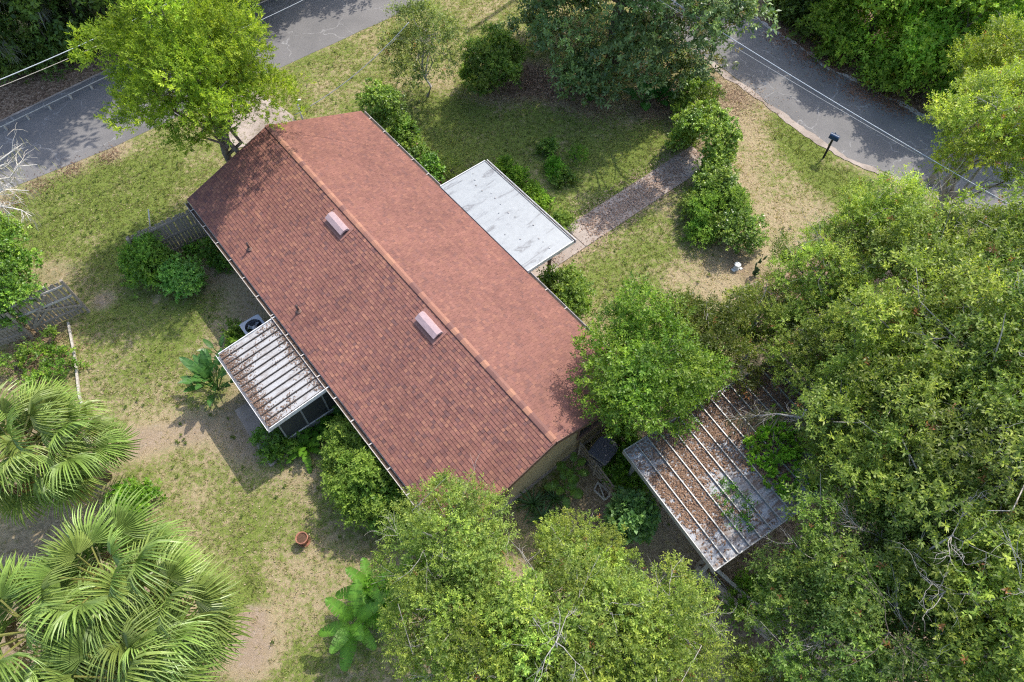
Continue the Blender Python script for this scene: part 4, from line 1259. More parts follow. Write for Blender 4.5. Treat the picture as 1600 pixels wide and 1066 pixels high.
# pale edging board of the planting bed
eb = empty('bed_edging', (-15.75, 13.60), 0, 'pale timber edging along the planting bed by the gate', 'edging')
o0 = Vector((*(-15.75, 13.60), 0))
pts = [Vector((*p, 0)) for p in ((-15.75, 13.60), (-15.41, 12.90), (-15.08, 12.23), (-14.73, 11.42), (-14.45, 10.74), (-14.14, 10.22), (-13.69, 9.39))]
for p, q in zip(pts, pts[1:]):
    a, b = p - o0, q - o0
    MB().bar((a.x, a.y, 0.06), (b.x, b.y, 0.06), 0.07, 0.10).build('edging_board', M['wood_pale'], eb, bevel=0.006)
# timber retaining rails by the carport corner
rt = empty('timber_retaining_wall', (5.32, 4.95), 0, 'rotting timber retaining wall below the carport corner', 'retaining wall')
o0 = Vector((*(5.32, 4.95), 0))
pa, pb = Vector((*(5.29, 4.99), 0)) - o0, Vector((*(7.12, 3.13), 0)) - o0
pn = Vector((-(pb - pa).y, (pb - pa).x, 0)).normalized()
for k, (z, off) in enumerate(((0.12, 0.0), (0.34, 0.02), (0.56, -0.01))):
    MB().bar((pa + pn * off + Vector((0, 0, z))), (pb + pn * off + Vector((0, 0, z))), 0.10, 0.20).build('timber', M['wood_grey'], rt, bevel=0.012)
MB().bar(pa + pn * 0.30 + Vector((0, 0, 0.62)), pb + pn * 0.30 + Vector((0, 0, 0.6)), 0.09, 0.12).build('timber', M['wood_pale'], rt, bevel=0.012)
for t in (0.0, 0.5, 1.0):
    p = pa.lerp(pb, t) + pn * 0.15
    MB().box((p.x - 0.05, p.y - 0.05, 0), (p.x + 0.05, p.y + 0.05, 0.75)).build('post', M['wood_grey'], rt, bevel=0.006)
# loose rails in the weeds below it
lr = MB().bar((*(5.75, 4.99), 0.12), (*(6.55, 3.98), 0.12), 0.05, 0.06).build('fallen_rail', M['wood_pale'], None, bevel=0.005)
tag(lr, 'long grey rail lying in weeds beside the retaining timbers', 'rail')
lr = MB().bar((*(6.44, 4.41), 0.08), (*(6.66, 4.06), 0.08), 0.05, 0.05).build('fallen_rail', M['bleached'], None, bevel=0.005)
tag(lr, 'short pale rail lying on the leaf litter below the carport', 'rail')
# low lattice screen between house corner and carport
ls = empty('slatted_screen', (2.15, 8.68), 0, 'grey slatted wooden screen beside the wheeled bin', 'screen')
o0 = Vector((*(2.15, 8.68), 0))
pa, pb = Vector((0, 0, 0)), Vector((*(3.06, 7.27), 0)) - o0
for z in (0.1, 0.32, 0.54, 0.76):
    MB().bar(pa + Vector((0, 0, z)), pb + Vector((0, 0, z)), 0.03, 0.11).build('slat', M['wood_grey'], ls, bevel=0.004)
for t in (0.02, 0.5, 0.98):
    p = pa.lerp(pb, t)
    MB().box((p.x - 0.085, p.y - 0.045, 0), (p.x - 0.02, p.y + 0.045, 0.85)).build('post', M['wood_grey'], ls, bevel=0.005)
fr = empty('timber_frame', (2.58, 7.41), 0, 'grey timber frame lying on the ground beside the slatted screen', 'frame')
o0 = Vector((*(2.58, 7.41), 0))
c4 = [Vector((*p, 0.05)) - o0 for p in ((2.54, 7.45), (2.84, 7.13), (3.06, 7.29), (2.68, 7.70))]
for i in range(4):
    MB().bar(c4[i], c4[(i + 1) % 4], 0.05, 0.05).build('frame_bar', M['wood_pale'], fr, bevel=0.004)
MB().bar(c4[3] + Vector((0, 0, 0.055)), c4[1] + Vector((0, 0, 0.055)), 0.04, 0.04).build('frame_bar', M['wood_pale'], fr, bevel=0.004)

# ------------------------------------------------------------------ small things
pot = empty('terracotta_pot', (-6.19, 5.87), 0, 'terracotta flower pot of soil standing alone on the back lawn', 'pot')
MB().lathe([(0.0, 0.0), (0.12, 0.0), (0.155, 0.30), (0.182, 0.30), (0.186, 0.38), (0.158, 0.38), (0.15, 0.33), (0.0, 0.33)], 28).build('pot_body', M['terracotta'], pot, True)
MB().lathe([(0.0, 0.345), (0.08, 0.342), (0.152, 0.335)], 20).build('soil', M['soil'], pot)
MB().lathe([(0.0, 0.0), (0.17, 0.0), (0.19, 0.035), (0.178, 0.035), (0.165, 0.01), (0.0, 0.01)], 28).build('saucer', M['terracotta'], pot, True)

bn = empty('wheeled_bin', (2.80, 8.38), HYAW + R(12), 'dark lidded grey wheeled bin by the shaded gable corner', 'bin')
mb = MB()
vs = [(-0.25, -0.27, 0.05), (0.25, -0.27, 0.05), (0.25, 0.27, 0.05), (-0.25, 0.27, 0.05), (-0.31, -0.34, 0.98), (0.31, -0.34, 0.98), (0.31, 0.36, 0.98), (-0.31, 0.36, 0.98)]
mb._add(vs, [(3, 2, 1, 0), (4, 5, 6, 7), (0, 1, 5, 4), (1, 2, 6, 5), (2, 3, 7, 6), (3, 0, 4, 7)])
mb.build('bin_body', M['bin_grey'], bn, bevel=0.02)
mb = MB()
prof = [(-0.34, -0.38), (0.34, -0.38)] + [(0.34 * math.cos(i * math.pi / 8), 0.20 + 0.24 * math.sin(i * math.pi / 8)) for i in range(9)]
mb.poly(prof, 0.99, 1.05); mb.build('lid', M['bin_lid'], bn, bevel=0.012)
for s in (-1, 1):
    MB().tube([(s * 0.26, -0.30, 0.12), (s * 0.32, -0.30, 0.12)], 0.12, 16).build('wheel', M['black'], bn)
MB().tube([(-0.26, -0.42, 0.95), (0.26, -0.42, 0.95)], 0.018, 8).build('handle', M['black'], bn)

hb = empty('teal_tub', (-4.99, 9.48), 0.3, 'teal plastic tub half hidden under the back eave', 'tub')
mb = MB()
mb._add([(-0.24, -0.16, 0), (0.24, -0.16, 0), (0.24, 0.16, 0), (-0.24, 0.16, 0), (-0.30, -0.21, 0.30), (0.30, -0.21, 0.30), (0.30, 0.21, 0.30), (-0.30, 0.21, 0.30), (-0.26, -0.17, 0.29), (0.26, -0.17, 0.29), (0.26, 0.17, 0.29), (-0.26, 0.17, 0.29), (-0.21, -0.13, 0.03), (0.21, -0.13, 0.03), (0.21, 0.13, 0.03), (-0.21, 0.13, 0.03)],
        [(3, 2, 1, 0), (0, 1, 5, 4), (1, 2, 6, 5), (2, 3, 7, 6), (3, 0, 4, 7), (4, 5, 9, 8), (5, 6, 10, 9), (6, 7, 11, 10), (7, 4, 8, 11), (8, 9, 13, 12), (9, 10, 14, 13), (10, 11, 15, 14), (11, 8, 12, 15), (12, 13, 14, 15)])
mb.build('tub_body', M['teal'], hb)
MB().tube([(-0.31, -0.06, 0.27), (-0.36, -0.05, 0.24), (-0.36, 0.05, 0.24), (-0.31, 0.06, 0.27)], 0.012, 6).build('handle', M['teal'], hb)

mbx = empty('mailbox', (12.99, 21.85), R(-40), 'dark blue mailbox on a black post at the road edge', 'mailbox')
MB().box((-0.04, -0.04, 0), (0.04, 0.04, 1.0)).build('post', M['black'], mbx, bevel=0.008)
mb = MB()
prof = [(-0.13, 0.0), (0.13, 0.0), (0.13, 0.17)] + [(0.13 * math.cos(i * math.pi / 8), 0.17 + 0.11 * math.sin(i * math.pi / 8)) for i in range(1, 8)] + [(-0.13, 0.17)]
n = len(prof)
mb._add([(x, a * 0.75, 1.03 + b * 0.75) for x in (-0.17, 0.20) for a, b in prof], [tuple(range(n)), tuple(range(n, 2 * n))] + [(i, (i + 1) % n, (i + 1) % n + n, i + n) for i in range(n)])
bx_ = mb.build('box', M['blue'], mbx)
MB().box((-0.18, -0.06, 1.001), (0.21, 0.06, 1.028)).build('platform', M['black'], mbx)
MB().box((0.203, -0.085, 1.04), (0.212, 0.085, 1.20)).build('door', M['blue'], mbx)
MB().box((-0.05, 0.10, 1.12), (0.0, 0.108, 1.27)).build('flag', M['alu'], mbx)
MB().box((-0.056, -0.05, 0.62), (-0.052, 0.05, 0.74)).build('number_plate', M['flag'], mbx)

wg = empty('garden_ornament', (8.37, 16.04), 0.6, 'small white garden ornament lying on the pink mulch bed', 'ornament')
MB().lathe([(0.0, 0.0), (0.16, 0.0), (0.14, 0.10), (0.06, 0.16), (0.05, 0.24), (0.11, 0.30), (0.17, 0.36), (0.15, 0.38), (0.0, 0.33)], 16).build('bowl', M['white'], wg, True)
wg.scale = (0.75, 0.75, 0.75)
MB().box((-0.26, -0.12, 0.0), (-0.14, 0.10, 0.09)).build('base_stone', M['white'], wg, bevel=0.02)
MB().box((0.12, -0.2, 0.0), (0.28, -0.05, 0.05)).build('base_stone', M['white'], wg, bevel=0.015)

# brick border along the front bed
bb = empty('brick_border', (-3.37, 21.05), 0, 'pink brick border beside the front planting bed', 'border')
o0 = Vector((*(-3.37, 21.05), 0))
bl = [Vector((*p, 0)) - o0 for p in ((-4.38, 23.30), (-3.99, 22.45), (-3.68, 21.85), (-3.28, 21.41), (-2.99, 20.90), (-2.81, 20.40))]
bms = [MB().box((-0.1, -0.048, 0), (0.1, 0.048, 0.065), c).mesh('brick', M['brick'], bevel=0.006) for c in ((0.40, 0.19, 0.13), (0.46, 0.25, 0.18), (0.36, 0.16, 0.12), (0.50, 0.31, 0.23))]
rb = random.Random(8)
for p, q in zip(bl, bl[1:]):
    d = q - p; L = d.length; d.normalize()
    nrm = Vector((-d.y, d.x, 0)); k = 0.0
    ang = math.atan2(d.y, d.x) + math.pi / 2
    while k < L:
        for off in (-0.11, 0.11):
            o_ = inst('brick', rb.choice(bms), bb, p + d * k + nrm * off + Vector((0, 0, rb.uniform(0, 0.015))), (0, 0, ang + rb.uniform(-0.06, 0.06)))
        k += 0.112

# utility pole whose shadow falls on the verge, cables
up_ = empty('utility_pole', (2.3, 35.3), 0, 'wooden utility pole standing beyond the magnolia, only its shadow in view', 'utility pole')
MB().tube([(0, 0, 0), (0, 0, 9.2)], [0.15, 0.11], 10).build('pole', M['bark'], up_, True)
MB().bar((-0.9, 0, 8.6), (0.9, 0, 8.6), 0.09, 0.12).build('crossarm', M['wood_grey'], up_)
for x in (-0.8, 0.0, 0.8):
    MB().lathe([(0.0, 0.0), (0.04, 0.0), (0.05, 0.05), (0.03, 0.1), (0.0, 0.12)], 8, (x, 0, 8.66)).build('insulator', M['white_metal'], up_)
def cable(name, label, a, b, r, mat, sag=0.15, ext=0.35, group='overhead cables', beads=0):
    a, b = Vector(a), Vector(b)
    d = b - a
    a2, b2 = a - d * ext, b + d * ext
    pts = []
    for i in range(25):
        t = i / 24
        p = a2.lerp(b2, t); p.z += sag * ((2 * t - 1) ** 2 - 0.4)
        pts.append(p)
    root = empty(name, a2, 0, label, 'cable', group)
    MB().tube([p - a2 for p in pts], r, 5).build('wire', M[mat], root, True)
    for i in range(beads):
        t = 0.03 + 0.94 * i / max(beads - 1, 1)
        p = a2.lerp(b2, t); p.z += sag * ((2 * t - 1) ** 2 - 0.4)
        q = p - a2
        e = d.normalized() * 0.11
        MB().bar(q - e - Vector((0, 0, 0.02)), q + e - Vector((0, 0, 0.02)), 0.05, 0.09).build('spacer', M['white_metal'], root)
    return root
cable('overhead_cable', 'thick pale blue overhead cable in front of the mossy woods', (-17.15, 19.79, 5.50), (-13.02, 23.60, 5.50), 0.017, 'cable_white')
cable('overhead_cable', 'thin brown-grey cable just below the pale blue one', (-17.34, 19.81, 5.20), (-13.40, 23.25, 5.20), 0.011, 'wood_pale')
ra, rb_ = Vector((-22.37, 22.83, 0.25)), Vector((-11.71, 32.72, 0.25))
rail_ = empty('guard_rail', (ra.x, ra.y, 0), 0, 'low white guard rail on short posts along the far edge of the street', 'guard rail')
o0 = Vector((ra.x, ra.y, 0))
MB().tube([ra - o0, ra.lerp(rb_, 0.5) - o0, rb_ - o0], 0.022, 6).build('rail', M['wood_pale'], rail_, True)
npost = int((rb_ - ra).length / 0.95)
for i in range(npost + 1):
    q = ra.lerp(rb_, i / npost) - o0
    MB().box((q.x - 0.035, q.y - 0.035, 0), (q.x + 0.035, q.y + 0.035, 0.22)).build('post', M['wood_pale'], rail_)
cable('overhead_cable', 'pale cable crossing the dappled street right of the cedar', (-10.12, 23.16, 5.00), (-8.02, 25.00, 5.00), 0.010, 'cable_white', ext=0.9)
cable('overhead_cable', 'bright white cable along the road past the mailbox', (7.59, 21.13, 6.00), (13.58, 14.36, 6.00), 0.012, 'cable_white')
cable('overhead_cable', 'thin dark grey cable beside the bright white one over the road', (7.32, 21.83, 5.60), (12.25, 16.42, 5.60), 0.009, 'cable_grey', ext=0.5)
cable('service_cable', 'twisted service cable running from the gable to the street', (-7.63, 19.64, 3.95), (-3.48, 21.60, 6.20), 0.013, 'cable_grey', sag=0.3, ext=0.0, group='overhead cables')

# ------------------------------------------------------------------ oaks: six built, the rest copied
OAK_G = 'oaks of the grove around the carport and garden'
protos = []
def new_oak(label, c, sc, rad, cfg, tint=(1, 1, 1)):
    root, off, cc = tree('oak_tree', label, 'tree', (c[0], c[1], 6.0), [r_ * 1.1 for r_ in rad], cfg, 38, 40000, 0.17, None, OAK_G, low=-0.3, shell=0.3, bark='bark_pale', limbs=22, clump_r=0.43)
    rng = np.random.default_rng(next_seed())
    mb = MB()
    t = rng.uniform(0, 6.28)
    for q in range(5):
        twig_tree(rng, mb, (0, 0, 6.6), (math.cos(t + q), math.sin(t + q), rng.uniform(0.25, 0.7)), rng.uniform(1.1, 1.7), 0.014, 2, 0.6)
    mb.build('bare_branch', M['bark_pale'], root)
    root.scale = (sc,) * 3
    root.location.z = c[2] - 6.0 * sc
    for ch in root.children: ch.color = (*tint, 1)
    protos.append(root)
    return root
# (label, crown centre, scale, prototype, turn, tint)
new_oak('oak left of the wheeled bin whose crown laps over the near roof corner', (-1.54, 4.58, 4.40), 0.76, (1.9, 1.7, 1.6), OAK, (0.98, 1.05, 1.1))
new_oak('broad yellow-green oak between the banana and the carport at the bottom edge', (1.10, 2.54, 4.80), 0.86, (2.0, 1.9, 1.6), OAK, (1.02, 1.08, 1.1))
new_oak('tall oak right of the carport with greyish green leaves', (9.50, 6.75, 5.40), 1.10, (1.9, 1.9, 1.6), OAK, (0.92, 0.98, 0.95))
new_oak('dark oak with bleached bare twigs below the carport', (8.34, 4.52, 4.60), 0.95, (1.9, 1.9, 1.6), OAK_DARK, (0.95, 1.0, 1.0))
new_oak('yellow-lit oak overhanging the road at the right edge', (14.44, 16.55, 6.00), 1.0, (1.8, 1.9, 1.5), OAK, (1.25, 1.25, 0.9))
new_oak('oak whose crown reaches the verge below the mailbox', (11.24, 13.60, 5.00), 0.86, (1.8, 1.8, 1.5), OAK, (1.1, 1.15, 1.0))
OL = [
 ('oak filling the ground between the banana plant and the bottom edge', (-1.36, 2.71, 4.20), 0.72, 0, 1.3, (0.95, 1.02, 1.0)),
 ('small oak with its pointed top just right of the shaded gable wall', (1.74, 4.33, 4.20), 0.58, 1, 2.2, (1.05, 1.08, 0.95)),
 ('oak on the bottom edge left of the rotting timbers', (3.01, 2.64, 4.60), 0.78, 0, 3.4, (0.98, 1.02, 1.0)),
 ('lowest oak at the bottom edge, centre of the picture', (-0.14, 1.71, 4.40), 0.80, 1, 4.0, (1.08, 1.1, 1.0)),
 ('oak on the bottom edge between the lowest oak and the timbers', (2.15, 1.51, 4.60), 0.80, 2, 0.8, (1.08, 1.1, 0.95)),
 ('oak whose crown hides the upper end of the carport', (8.87, 10.00, 3.90), 0.74, 2, 1.0, (0.95, 1.0, 0.95)),
 ('oak beside the garden ornament and the prickly cactus', (9.24, 12.57, 4.40), 0.80, 5, 2.0, (1.0, 1.05, 0.95)),
 ('low olive oak below the garden ornament', (7.70, 11.60, 3.30), 0.64, 2, 3.9, (1.0, 1.0, 0.9)),
 ('oak between the road and the middle of the grove', (11.80, 11.34, 5.60), 1.0, 4, 1.2, (0.92, 0.95, 1.0)),
 ('oak at the right edge below the road', (13.41, 11.53, 6.20), 1.10, 5, 4.3, (0.95, 1.0, 1.0)),
 ('tallest oak in the middle of the right-hand grove', (10.59, 8.59, 6.20), 1.15, 2, 5.2, (1.05, 1.08, 0.95)),
 ('oak at the right edge beside the tallest one', (11.87, 7.67, 6.60), 1.15, 4, 2.9, (0.85, 0.92, 1.0)),
 ('oak in the grove just above the tall grey-green one', (9.68, 9.28, 5.00), 0.85, 0, 4.6, (0.95, 1.0, 0.95)),
 ('oak just right of the carport vines', (8.99, 7.40, 3.90), 0.66, 3, 2.6, (1.15, 1.12, 1.0)),
 ('oak at the right edge with reddish dead sprigs', (10.58, 5.42, 6.40), 1.15, 2, 0.6, (0.85, 0.9, 0.95)),
 ('dark oak low on the right side near the bare brown branches', (9.93, 4.13, 5.00), 1.00, 3, 4.4, (0.9, 0.95, 1.0)),
 ('shaded oak beside the rotting timbers at the bottom', (7.04, 2.74, 4.00), 0.80, 3, 0.9, (0.9, 0.98, 1.05)),
 ('dark oak on the bottom edge right of the timbers', (8.45, 2.32, 4.60), 0.90, 3, 5.5, (0.85, 0.92, 1.0)),
 ('bright oak top in the bottom right corner', (10.14, 2.48, 6.00), 1.10, 4, 5.0, (0.95, 1.0, 1.0)),
 ('slim bright oak top sticking up from the bottom edge', (5.59, 1.42, 6.40), 0.50, 4, 0.4, (1.05, 1.08, 1.0)),
 ('golden oak at the right edge above the road', (17.00, 20.38, 5.40), 0.90, 4, 3.6, (1.35, 1.28, 0.85)),
 ('oak at the right edge where the road leaves the picture', (14.91, 12.97, 5.80), 0.75, 5, 0.2, (1.0, 1.05, 1.0)),
]
for lab, c, sc, k, rz, tint in OL:
    copy_tree(protos[k], c, rz, sc, lab, tint, OAK_G, min(c[2] - 6.0 * sc, 0.0) if 'slim' not in lab else 0.0)

# ------------------------------------------------------------------ bright tree at the house corner
tree('leafy_tree', 'bright green leafy tree overhanging the front corner of the roof', 'tree', (3.75, 9.67, 3.90), (1.8, 1.9, 1.7), GREEN, 36, 44000, 0.14, None, None, low=-0.5, shell=0.35)
tree('leafy_tree', 'olive green tree between the bright corner tree and the carport', 'tree', (5.91, 10.75, 3.40), (1.4, 1.4, 1.25), dict(OAK, cols=[(0.055, 0.085, 0.014), (0.125, 0.15, 0.022)]), 22, 22000, 0.11, None, None, low=-0.5, shell=0.35, bark='bark_pale')

# cedar
cr_, off_, cc_ = tree('cedar_tree', 'tall bright yellow-green cedar beside the street and gable end', 'tree', (-10.35, 19.21, 6.00), (2.75, 2.6, 2.9), CEDAR, 54, 105000, 0.17, None, None, low=-0.6, shell=0.4, limbs=20, clump_r=0.70)
rngc = np.random.default_rng(5)
wood(rngc, (0.7, -0.5, -0.05), off_ + np.array([0.4, -0.2, 0.2]), 0.12, [off_ + cc_[i] for i in (3, 9, 14)]).build('second_trunk', M['bark'], cr_, True)

# magnolia
mc = (4.69, 28.14)
tree('magnolia_tree', 'large dark glossy magnolia at the head of the front lawn', 'tree', (mc[0], mc[1], 5.0), (4.4, 4.0, 5.4), MAGNOLIA, 170, 130000, 0.26, None, None, limbs=24, clump_r=0.85, centres=(12.5, 0.45, [(7.45, 22.99, 6.00), (7.82, 22.51, 6.00), (8.15, 22.83, 6.20), (7.71, 22.55, 5.60), (6.90, 22.33, 6.00), (7.06, 22.87, 6.60), (6.70, 22.29, 5.40), (8.54, 22.70, 5.80)]))

# thin open tree and round bush
tc = (-3.76, 25.67)
tree('young_tree', 'thin open young tree with sparse pale leaves by the verge', 'tree', (tc[0], tc[1], 2.6), (1.55, 1.5, 1.6), dict(OAK, ll=0.10, lw=0.05, k=6, cols=[(0.12, 0.17, 0.04), (0.31, 0.36, 0.11)]), 26, 15000, 0.06, None, None, low=-0.6, shell=0.3, bark='bark_pale', limbs=18)
shrub('round_bush', 'round dense green bush between the young tree and the magnolia', (-0.89, 26.13, 1.25), (1.35, 1.3, 1.35), SHRUB, 34, 20000)

# ------------------------------------------------------------------ woods across the street (top left)
WG = 'trees of the mossy woods across the street'
FL = [
 ('dark tree at the top left corner of the picture', (-23.32, 28.24), 5.0, (2.6, 2.2, 4.2), (0.9, 1.0, 0.9)),
 ('tree draped in grey moss beside the pale blue cable', (-21.57, 29.65), 5.2, (2.3, 2.3, 4.2), (0.85, 0.95, 0.95)),
 ('dark brownish tree in the mossy woods behind the cedar', (-19.77, 31.24), 5.0, (2.3, 2.3, 4.2), (0.8, 0.8, 0.9)),
 ('shaded tree at the top edge above the cedar', (-17.90, 32.37), 5.2, (2.3, 2.3, 4.4), (0.85, 0.9, 0.9)),
]
fproto = None
for i, (lab, b, zc, rad, tint) in enumerate(FL):
    r_, off, cc = tree('woodland_tree', lab, 'tree', (b[0], b[1], zc), rad, FOREST, 60, 22000, 0.2, None, WG, tint=tint, clump_r=0.62, centres=(9.5, 0.5))
    anchors = [off + c for c in cc if c[2] < 2.0][:20]
    inst('spanish_moss', moss_mesh('spanish_moss', 40 + i, anchors, 1500, 1.1), r_)
    if i == 1: fproto = r_
# trees off the top edge whose shade dapples the street
for lab, p, rz, sc in (('woodland tree beyond the top edge shading the street', (-15.9, 32.4), 0.7, 1.95), ('woodland tree beyond the top edge, opposite the young tree', (-8.0, 38.8), 2.1, 1.5), ('woodland tree beyond the top edge near the crossing', (-3.6, 41.8), 3.0, 1.3), ('woodland tree beyond the top edge behind the cedar', (-11.8, 36.2), 1.6, 1.7), ('woodland tree beyond the top left corner', (-26.5, 30.0), 4.0, 1.3), ('woodland tree behind the pale blue cable, deep in shade', (-20.2, 30.0), 5.0, 1.9)):
    copy_tree(fproto, p, rz, sc, lab, (0.85, 0.95, 0.9), WG)
# undergrowth along the far side of the street
for i, (lab, p, r) in enumerate((('low dark undergrowth below the pale blue cable at the left edge', (-22.69, 27.33), 0.9), ('low undergrowth in front of the moss-hung tree', (-20.97, 27.87), 0.8), ('undergrowth bush at the foot of the woods behind the cedar tip', (-19.81, 28.89), 0.8), ('undergrowth bush right of the cedar top', (-14.37, 32.16), 0.7))):
    shrub('undergrowth_bush', lab, (p[0], p[1], 0.5), (r, r * 0.9, 0.7), FOREST, 12, 3500, 'undergrowth of the mossy woods')

# ------------------------------------------------------------------ woods on the right of the road
RG = 'trees of the bright woods across the road'
FR = [
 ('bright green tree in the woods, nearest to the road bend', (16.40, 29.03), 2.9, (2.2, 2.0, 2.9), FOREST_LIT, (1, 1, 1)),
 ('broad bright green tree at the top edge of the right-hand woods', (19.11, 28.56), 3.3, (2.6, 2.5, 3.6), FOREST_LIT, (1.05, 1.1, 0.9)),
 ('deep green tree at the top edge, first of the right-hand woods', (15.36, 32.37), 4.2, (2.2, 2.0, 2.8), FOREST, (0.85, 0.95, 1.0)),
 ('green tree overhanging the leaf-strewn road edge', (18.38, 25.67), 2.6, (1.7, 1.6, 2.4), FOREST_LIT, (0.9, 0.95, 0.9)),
]
rproto = None
for i, (lab, b, zc, rad, cfg, tint) in enumerate(FR):
    r_, off, cc = tree('woodland_tree', lab, 'tree', (b[0], b[1], zc), rad, cfg, 56, 26000, 0.18, None, RG, tint=tint, clump_r=0.6, centres=(zc * 2.0, 0.4))
    if i == 1: rproto = r_
for lab, p, rz, sc, t in (('tall bright tree at the top right corner', (22.37, 29.75), 1.0, 1.1, (0.95, 1.05, 0.9)), ('woodland tree hidden behind the golden oak', (21.06, 24.02), 2.5, 0.9, (0.9, 1.0, 0.9)), ('woodland tree just beyond the top edge over the road', (13.0, 36.5), 5.2, 1.1, (0.95, 1, 1))):
    copy_tree(rproto, p, rz, sc, lab, t, RG)
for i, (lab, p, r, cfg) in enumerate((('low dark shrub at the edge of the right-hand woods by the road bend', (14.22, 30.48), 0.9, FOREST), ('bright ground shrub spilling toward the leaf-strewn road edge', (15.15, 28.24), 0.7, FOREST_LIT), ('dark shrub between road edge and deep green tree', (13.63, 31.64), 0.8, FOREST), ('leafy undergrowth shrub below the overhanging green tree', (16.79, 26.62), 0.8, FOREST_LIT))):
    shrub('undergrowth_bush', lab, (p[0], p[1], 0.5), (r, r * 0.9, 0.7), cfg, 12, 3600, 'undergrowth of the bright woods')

# ------------------------------------------------------------------ hedge arch and shrubs by the walk
arch = []
AU0, AU1, AV = 7.75, 9.55, 14.2
for i in range(20):
    t = math.pi * i / 19
    u = (AU0 + AU1) / 2 - math.cos(t) * (AU1 - AU0) / 2
    z = 0.35 + 1.55 * math.sin(t) ** 0.7
    for dv in (-0.38, 0.0, 0.38): arch.append((u, AV + dv, z))
for u in (AU0, AU1):
    for z in (0.3, 0.7, 1.1):
        for dv in (-0.38, 0.0, 0.38): arch.append((u, AV + dv, z))
ac0 = house_pt(8.65, AV)
A3 = np.array([house_pt(*p) for p in arch]) - np.array([ac0[0], ac0[1], 1.0])
har = empty('hedge_arch', ac0, 0, 'clipped green hedge arch over the front walk', 'hedge')
me, _, _ = crown_mesh('foliage', 321, (1.3, 1.0, 1.2), 0, 30000, dict(HEDGE, flat=1.0, tw=0.10), centres=A3, clump_r=0.33)
o_ = inst('foliage', me, har, (0, 0, 1.0)); o_.color = (1.25, 1.2, 1.1, 1)
mb = MB()
for du in (-0.9, 0.9):
    for dv in (-0.3, 0.3):
        p = Vector(house_pt(8.65 + du, AV + dv)) - Vector(ac0)
        mb.tube([(p.x, p.y, 0), (p.x, p.y, 1.3), (p.x * 0.6, p.y * 0.6, 1.8)], [0.02, 0.018, 0.012], 6)
mb.build('arch_frame', M['bark'], har)
shrub('hedge_shrub', 'sprawling hedge shrub between the arch and the magnolia', (7.80, 24.41, 0.70), (0.8, 1.2, 0.8), SHRUB, 18, 8000, 'shrubs beside the hedge arch', tint=(1.2, 1.15, 1.0))
shrub('hedge_shrub', 'tall green shrub joined to the right leg of the arch', (7.98, 19.49, 0.80), (0.8, 0.85, 0.8), HEDGE, 20, 10000, 'shrubs beside the hedge arch')
shrub('hedge_shrub', 'yellow-green shrub just below the arch shrub', (7.97, 18.37, 0.65), (0.95, 0.9, 0.75), LIME, 20, 10000, 'shrubs beside the hedge arch', tint=(0.85, 0.9, 0.8))
shrub('hedge_shrub', 'dark green shrub at the lower end of the hedge row', (8.40, 17.29, 0.65), (0.85, 0.9, 0.8), HEDGE, 16, 8000, 'shrubs beside the hedge arch', tint=(0.85, 0.9, 0.9))
shrub('hedge_shrub', 'grey-green low shrub on the lawn side of the hedge row', (7.14, 18.70, 0.40), (0.45, 0.6, 0.45), SHRUB, 10, 3500, 'shrubs beside the hedge arch', tint=(1.3, 1.2, 1.3))
shrub('hedge_shrub', 'pale green low shrub on the lawn side, nearest the ornament', (7.19, 17.55, 0.35), (0.5, 0.5, 0.4), LIME, 10, 3500, 'shrubs beside the hedge arch', tint=(0.8, 0.95, 0.8))

# ------------------------------------------------------------------ shrubs along the front of the house
FG = 'shrubs along the front wall'
shrub('front_shrub', 'tall glossy shrub at the far front corner of the roof', (-5.16, 22.91, 1.30), (0.85, 0.9, 1.3), HEDGE, 24, 11000, FG, tint=(1.0, 1.0, 0.9))
shrub('front_shrub', 'low shrub at the near end of the tall glossy one', (-4.32, 22.11, 0.60), (0.5, 0.5, 0.6), SHRUB, 10, 4000, FG)
shrub('front_shrub', 'dark leafy plant beside the brick border', (-3.79, 21.42, 0.45), (0.45, 0.5, 0.45), HEDGE, 9, 3200, FG, tint=(0.85, 0.9, 0.9))
shrub('front_shrub', 'green leafy clump between the brick border and canopy corner', (-3.20, 20.65, 0.40), (0.4, 0.5, 0.45), HEDGE, 9, 3200, FG, tint=(0.8, 1.0, 0.8))
shrub('front_shrub', 'grey wiry plant on the lawn by the canopy corner', (-2.52, 20.96, 0.30), (0.4, 0.4, 0.35), dict(SHRUB, ll=0.07, lw=0.02), 8, 2200, FG, tint=(1.2, 1.05, 1.2))
for i, (lab, p, t) in enumerate((('lime clump at the upper end of the canopy edge row', (-0.13, 20.80, 0.25), (0.8, 1.0, 0.6)), ('lime clump second along the canopy edge', (0.31, 20.19, 0.25), (0.85, 1.0, 0.6)), ('lime clump third along the canopy edge', (0.76, 19.61, 0.25), (0.8, 1.0, 0.6)), ('lime clump at the lower end of the canopy edge row', (1.16, 19.00, 0.25), (0.8, 0.95, 0.6)), ('pale grey-green tuft beyond the canopy edge row', (1.93, 18.12, 0.20), (0.9, 0.9, 1.0)))):
    shrub('edge_clump', lab, p, (0.33, 0.33, 0.28), LIME, 7, 1800, 'low clumps along the canopy edge', tint=t)
shrub('front_shrub', 'leafy shrub by the canopy post at the front wall', (1.87, 14.67, 0.60), (0.75, 0.7, 0.65), SHRUB, 18, 8500, FG, tint=(1.15, 1.1, 1.15))
shrub('front_shrub', 'shrub against the front wall below the canopy post shrub', (2.03, 13.97, 0.50), (0.5, 0.5, 0.55), SHRUB, 10, 3500, FG, tint=(0.9, 0.95, 0.9))
shrub('lawn_bush', 'small dark rounded bush on the front lawn', (1.49, 22.08, 0.28), (0.2, 0.2, 0.26), SHRUB, 8, 1300, 'small plants on the front lawn', tint=(0.8, 0.9, 0.9))
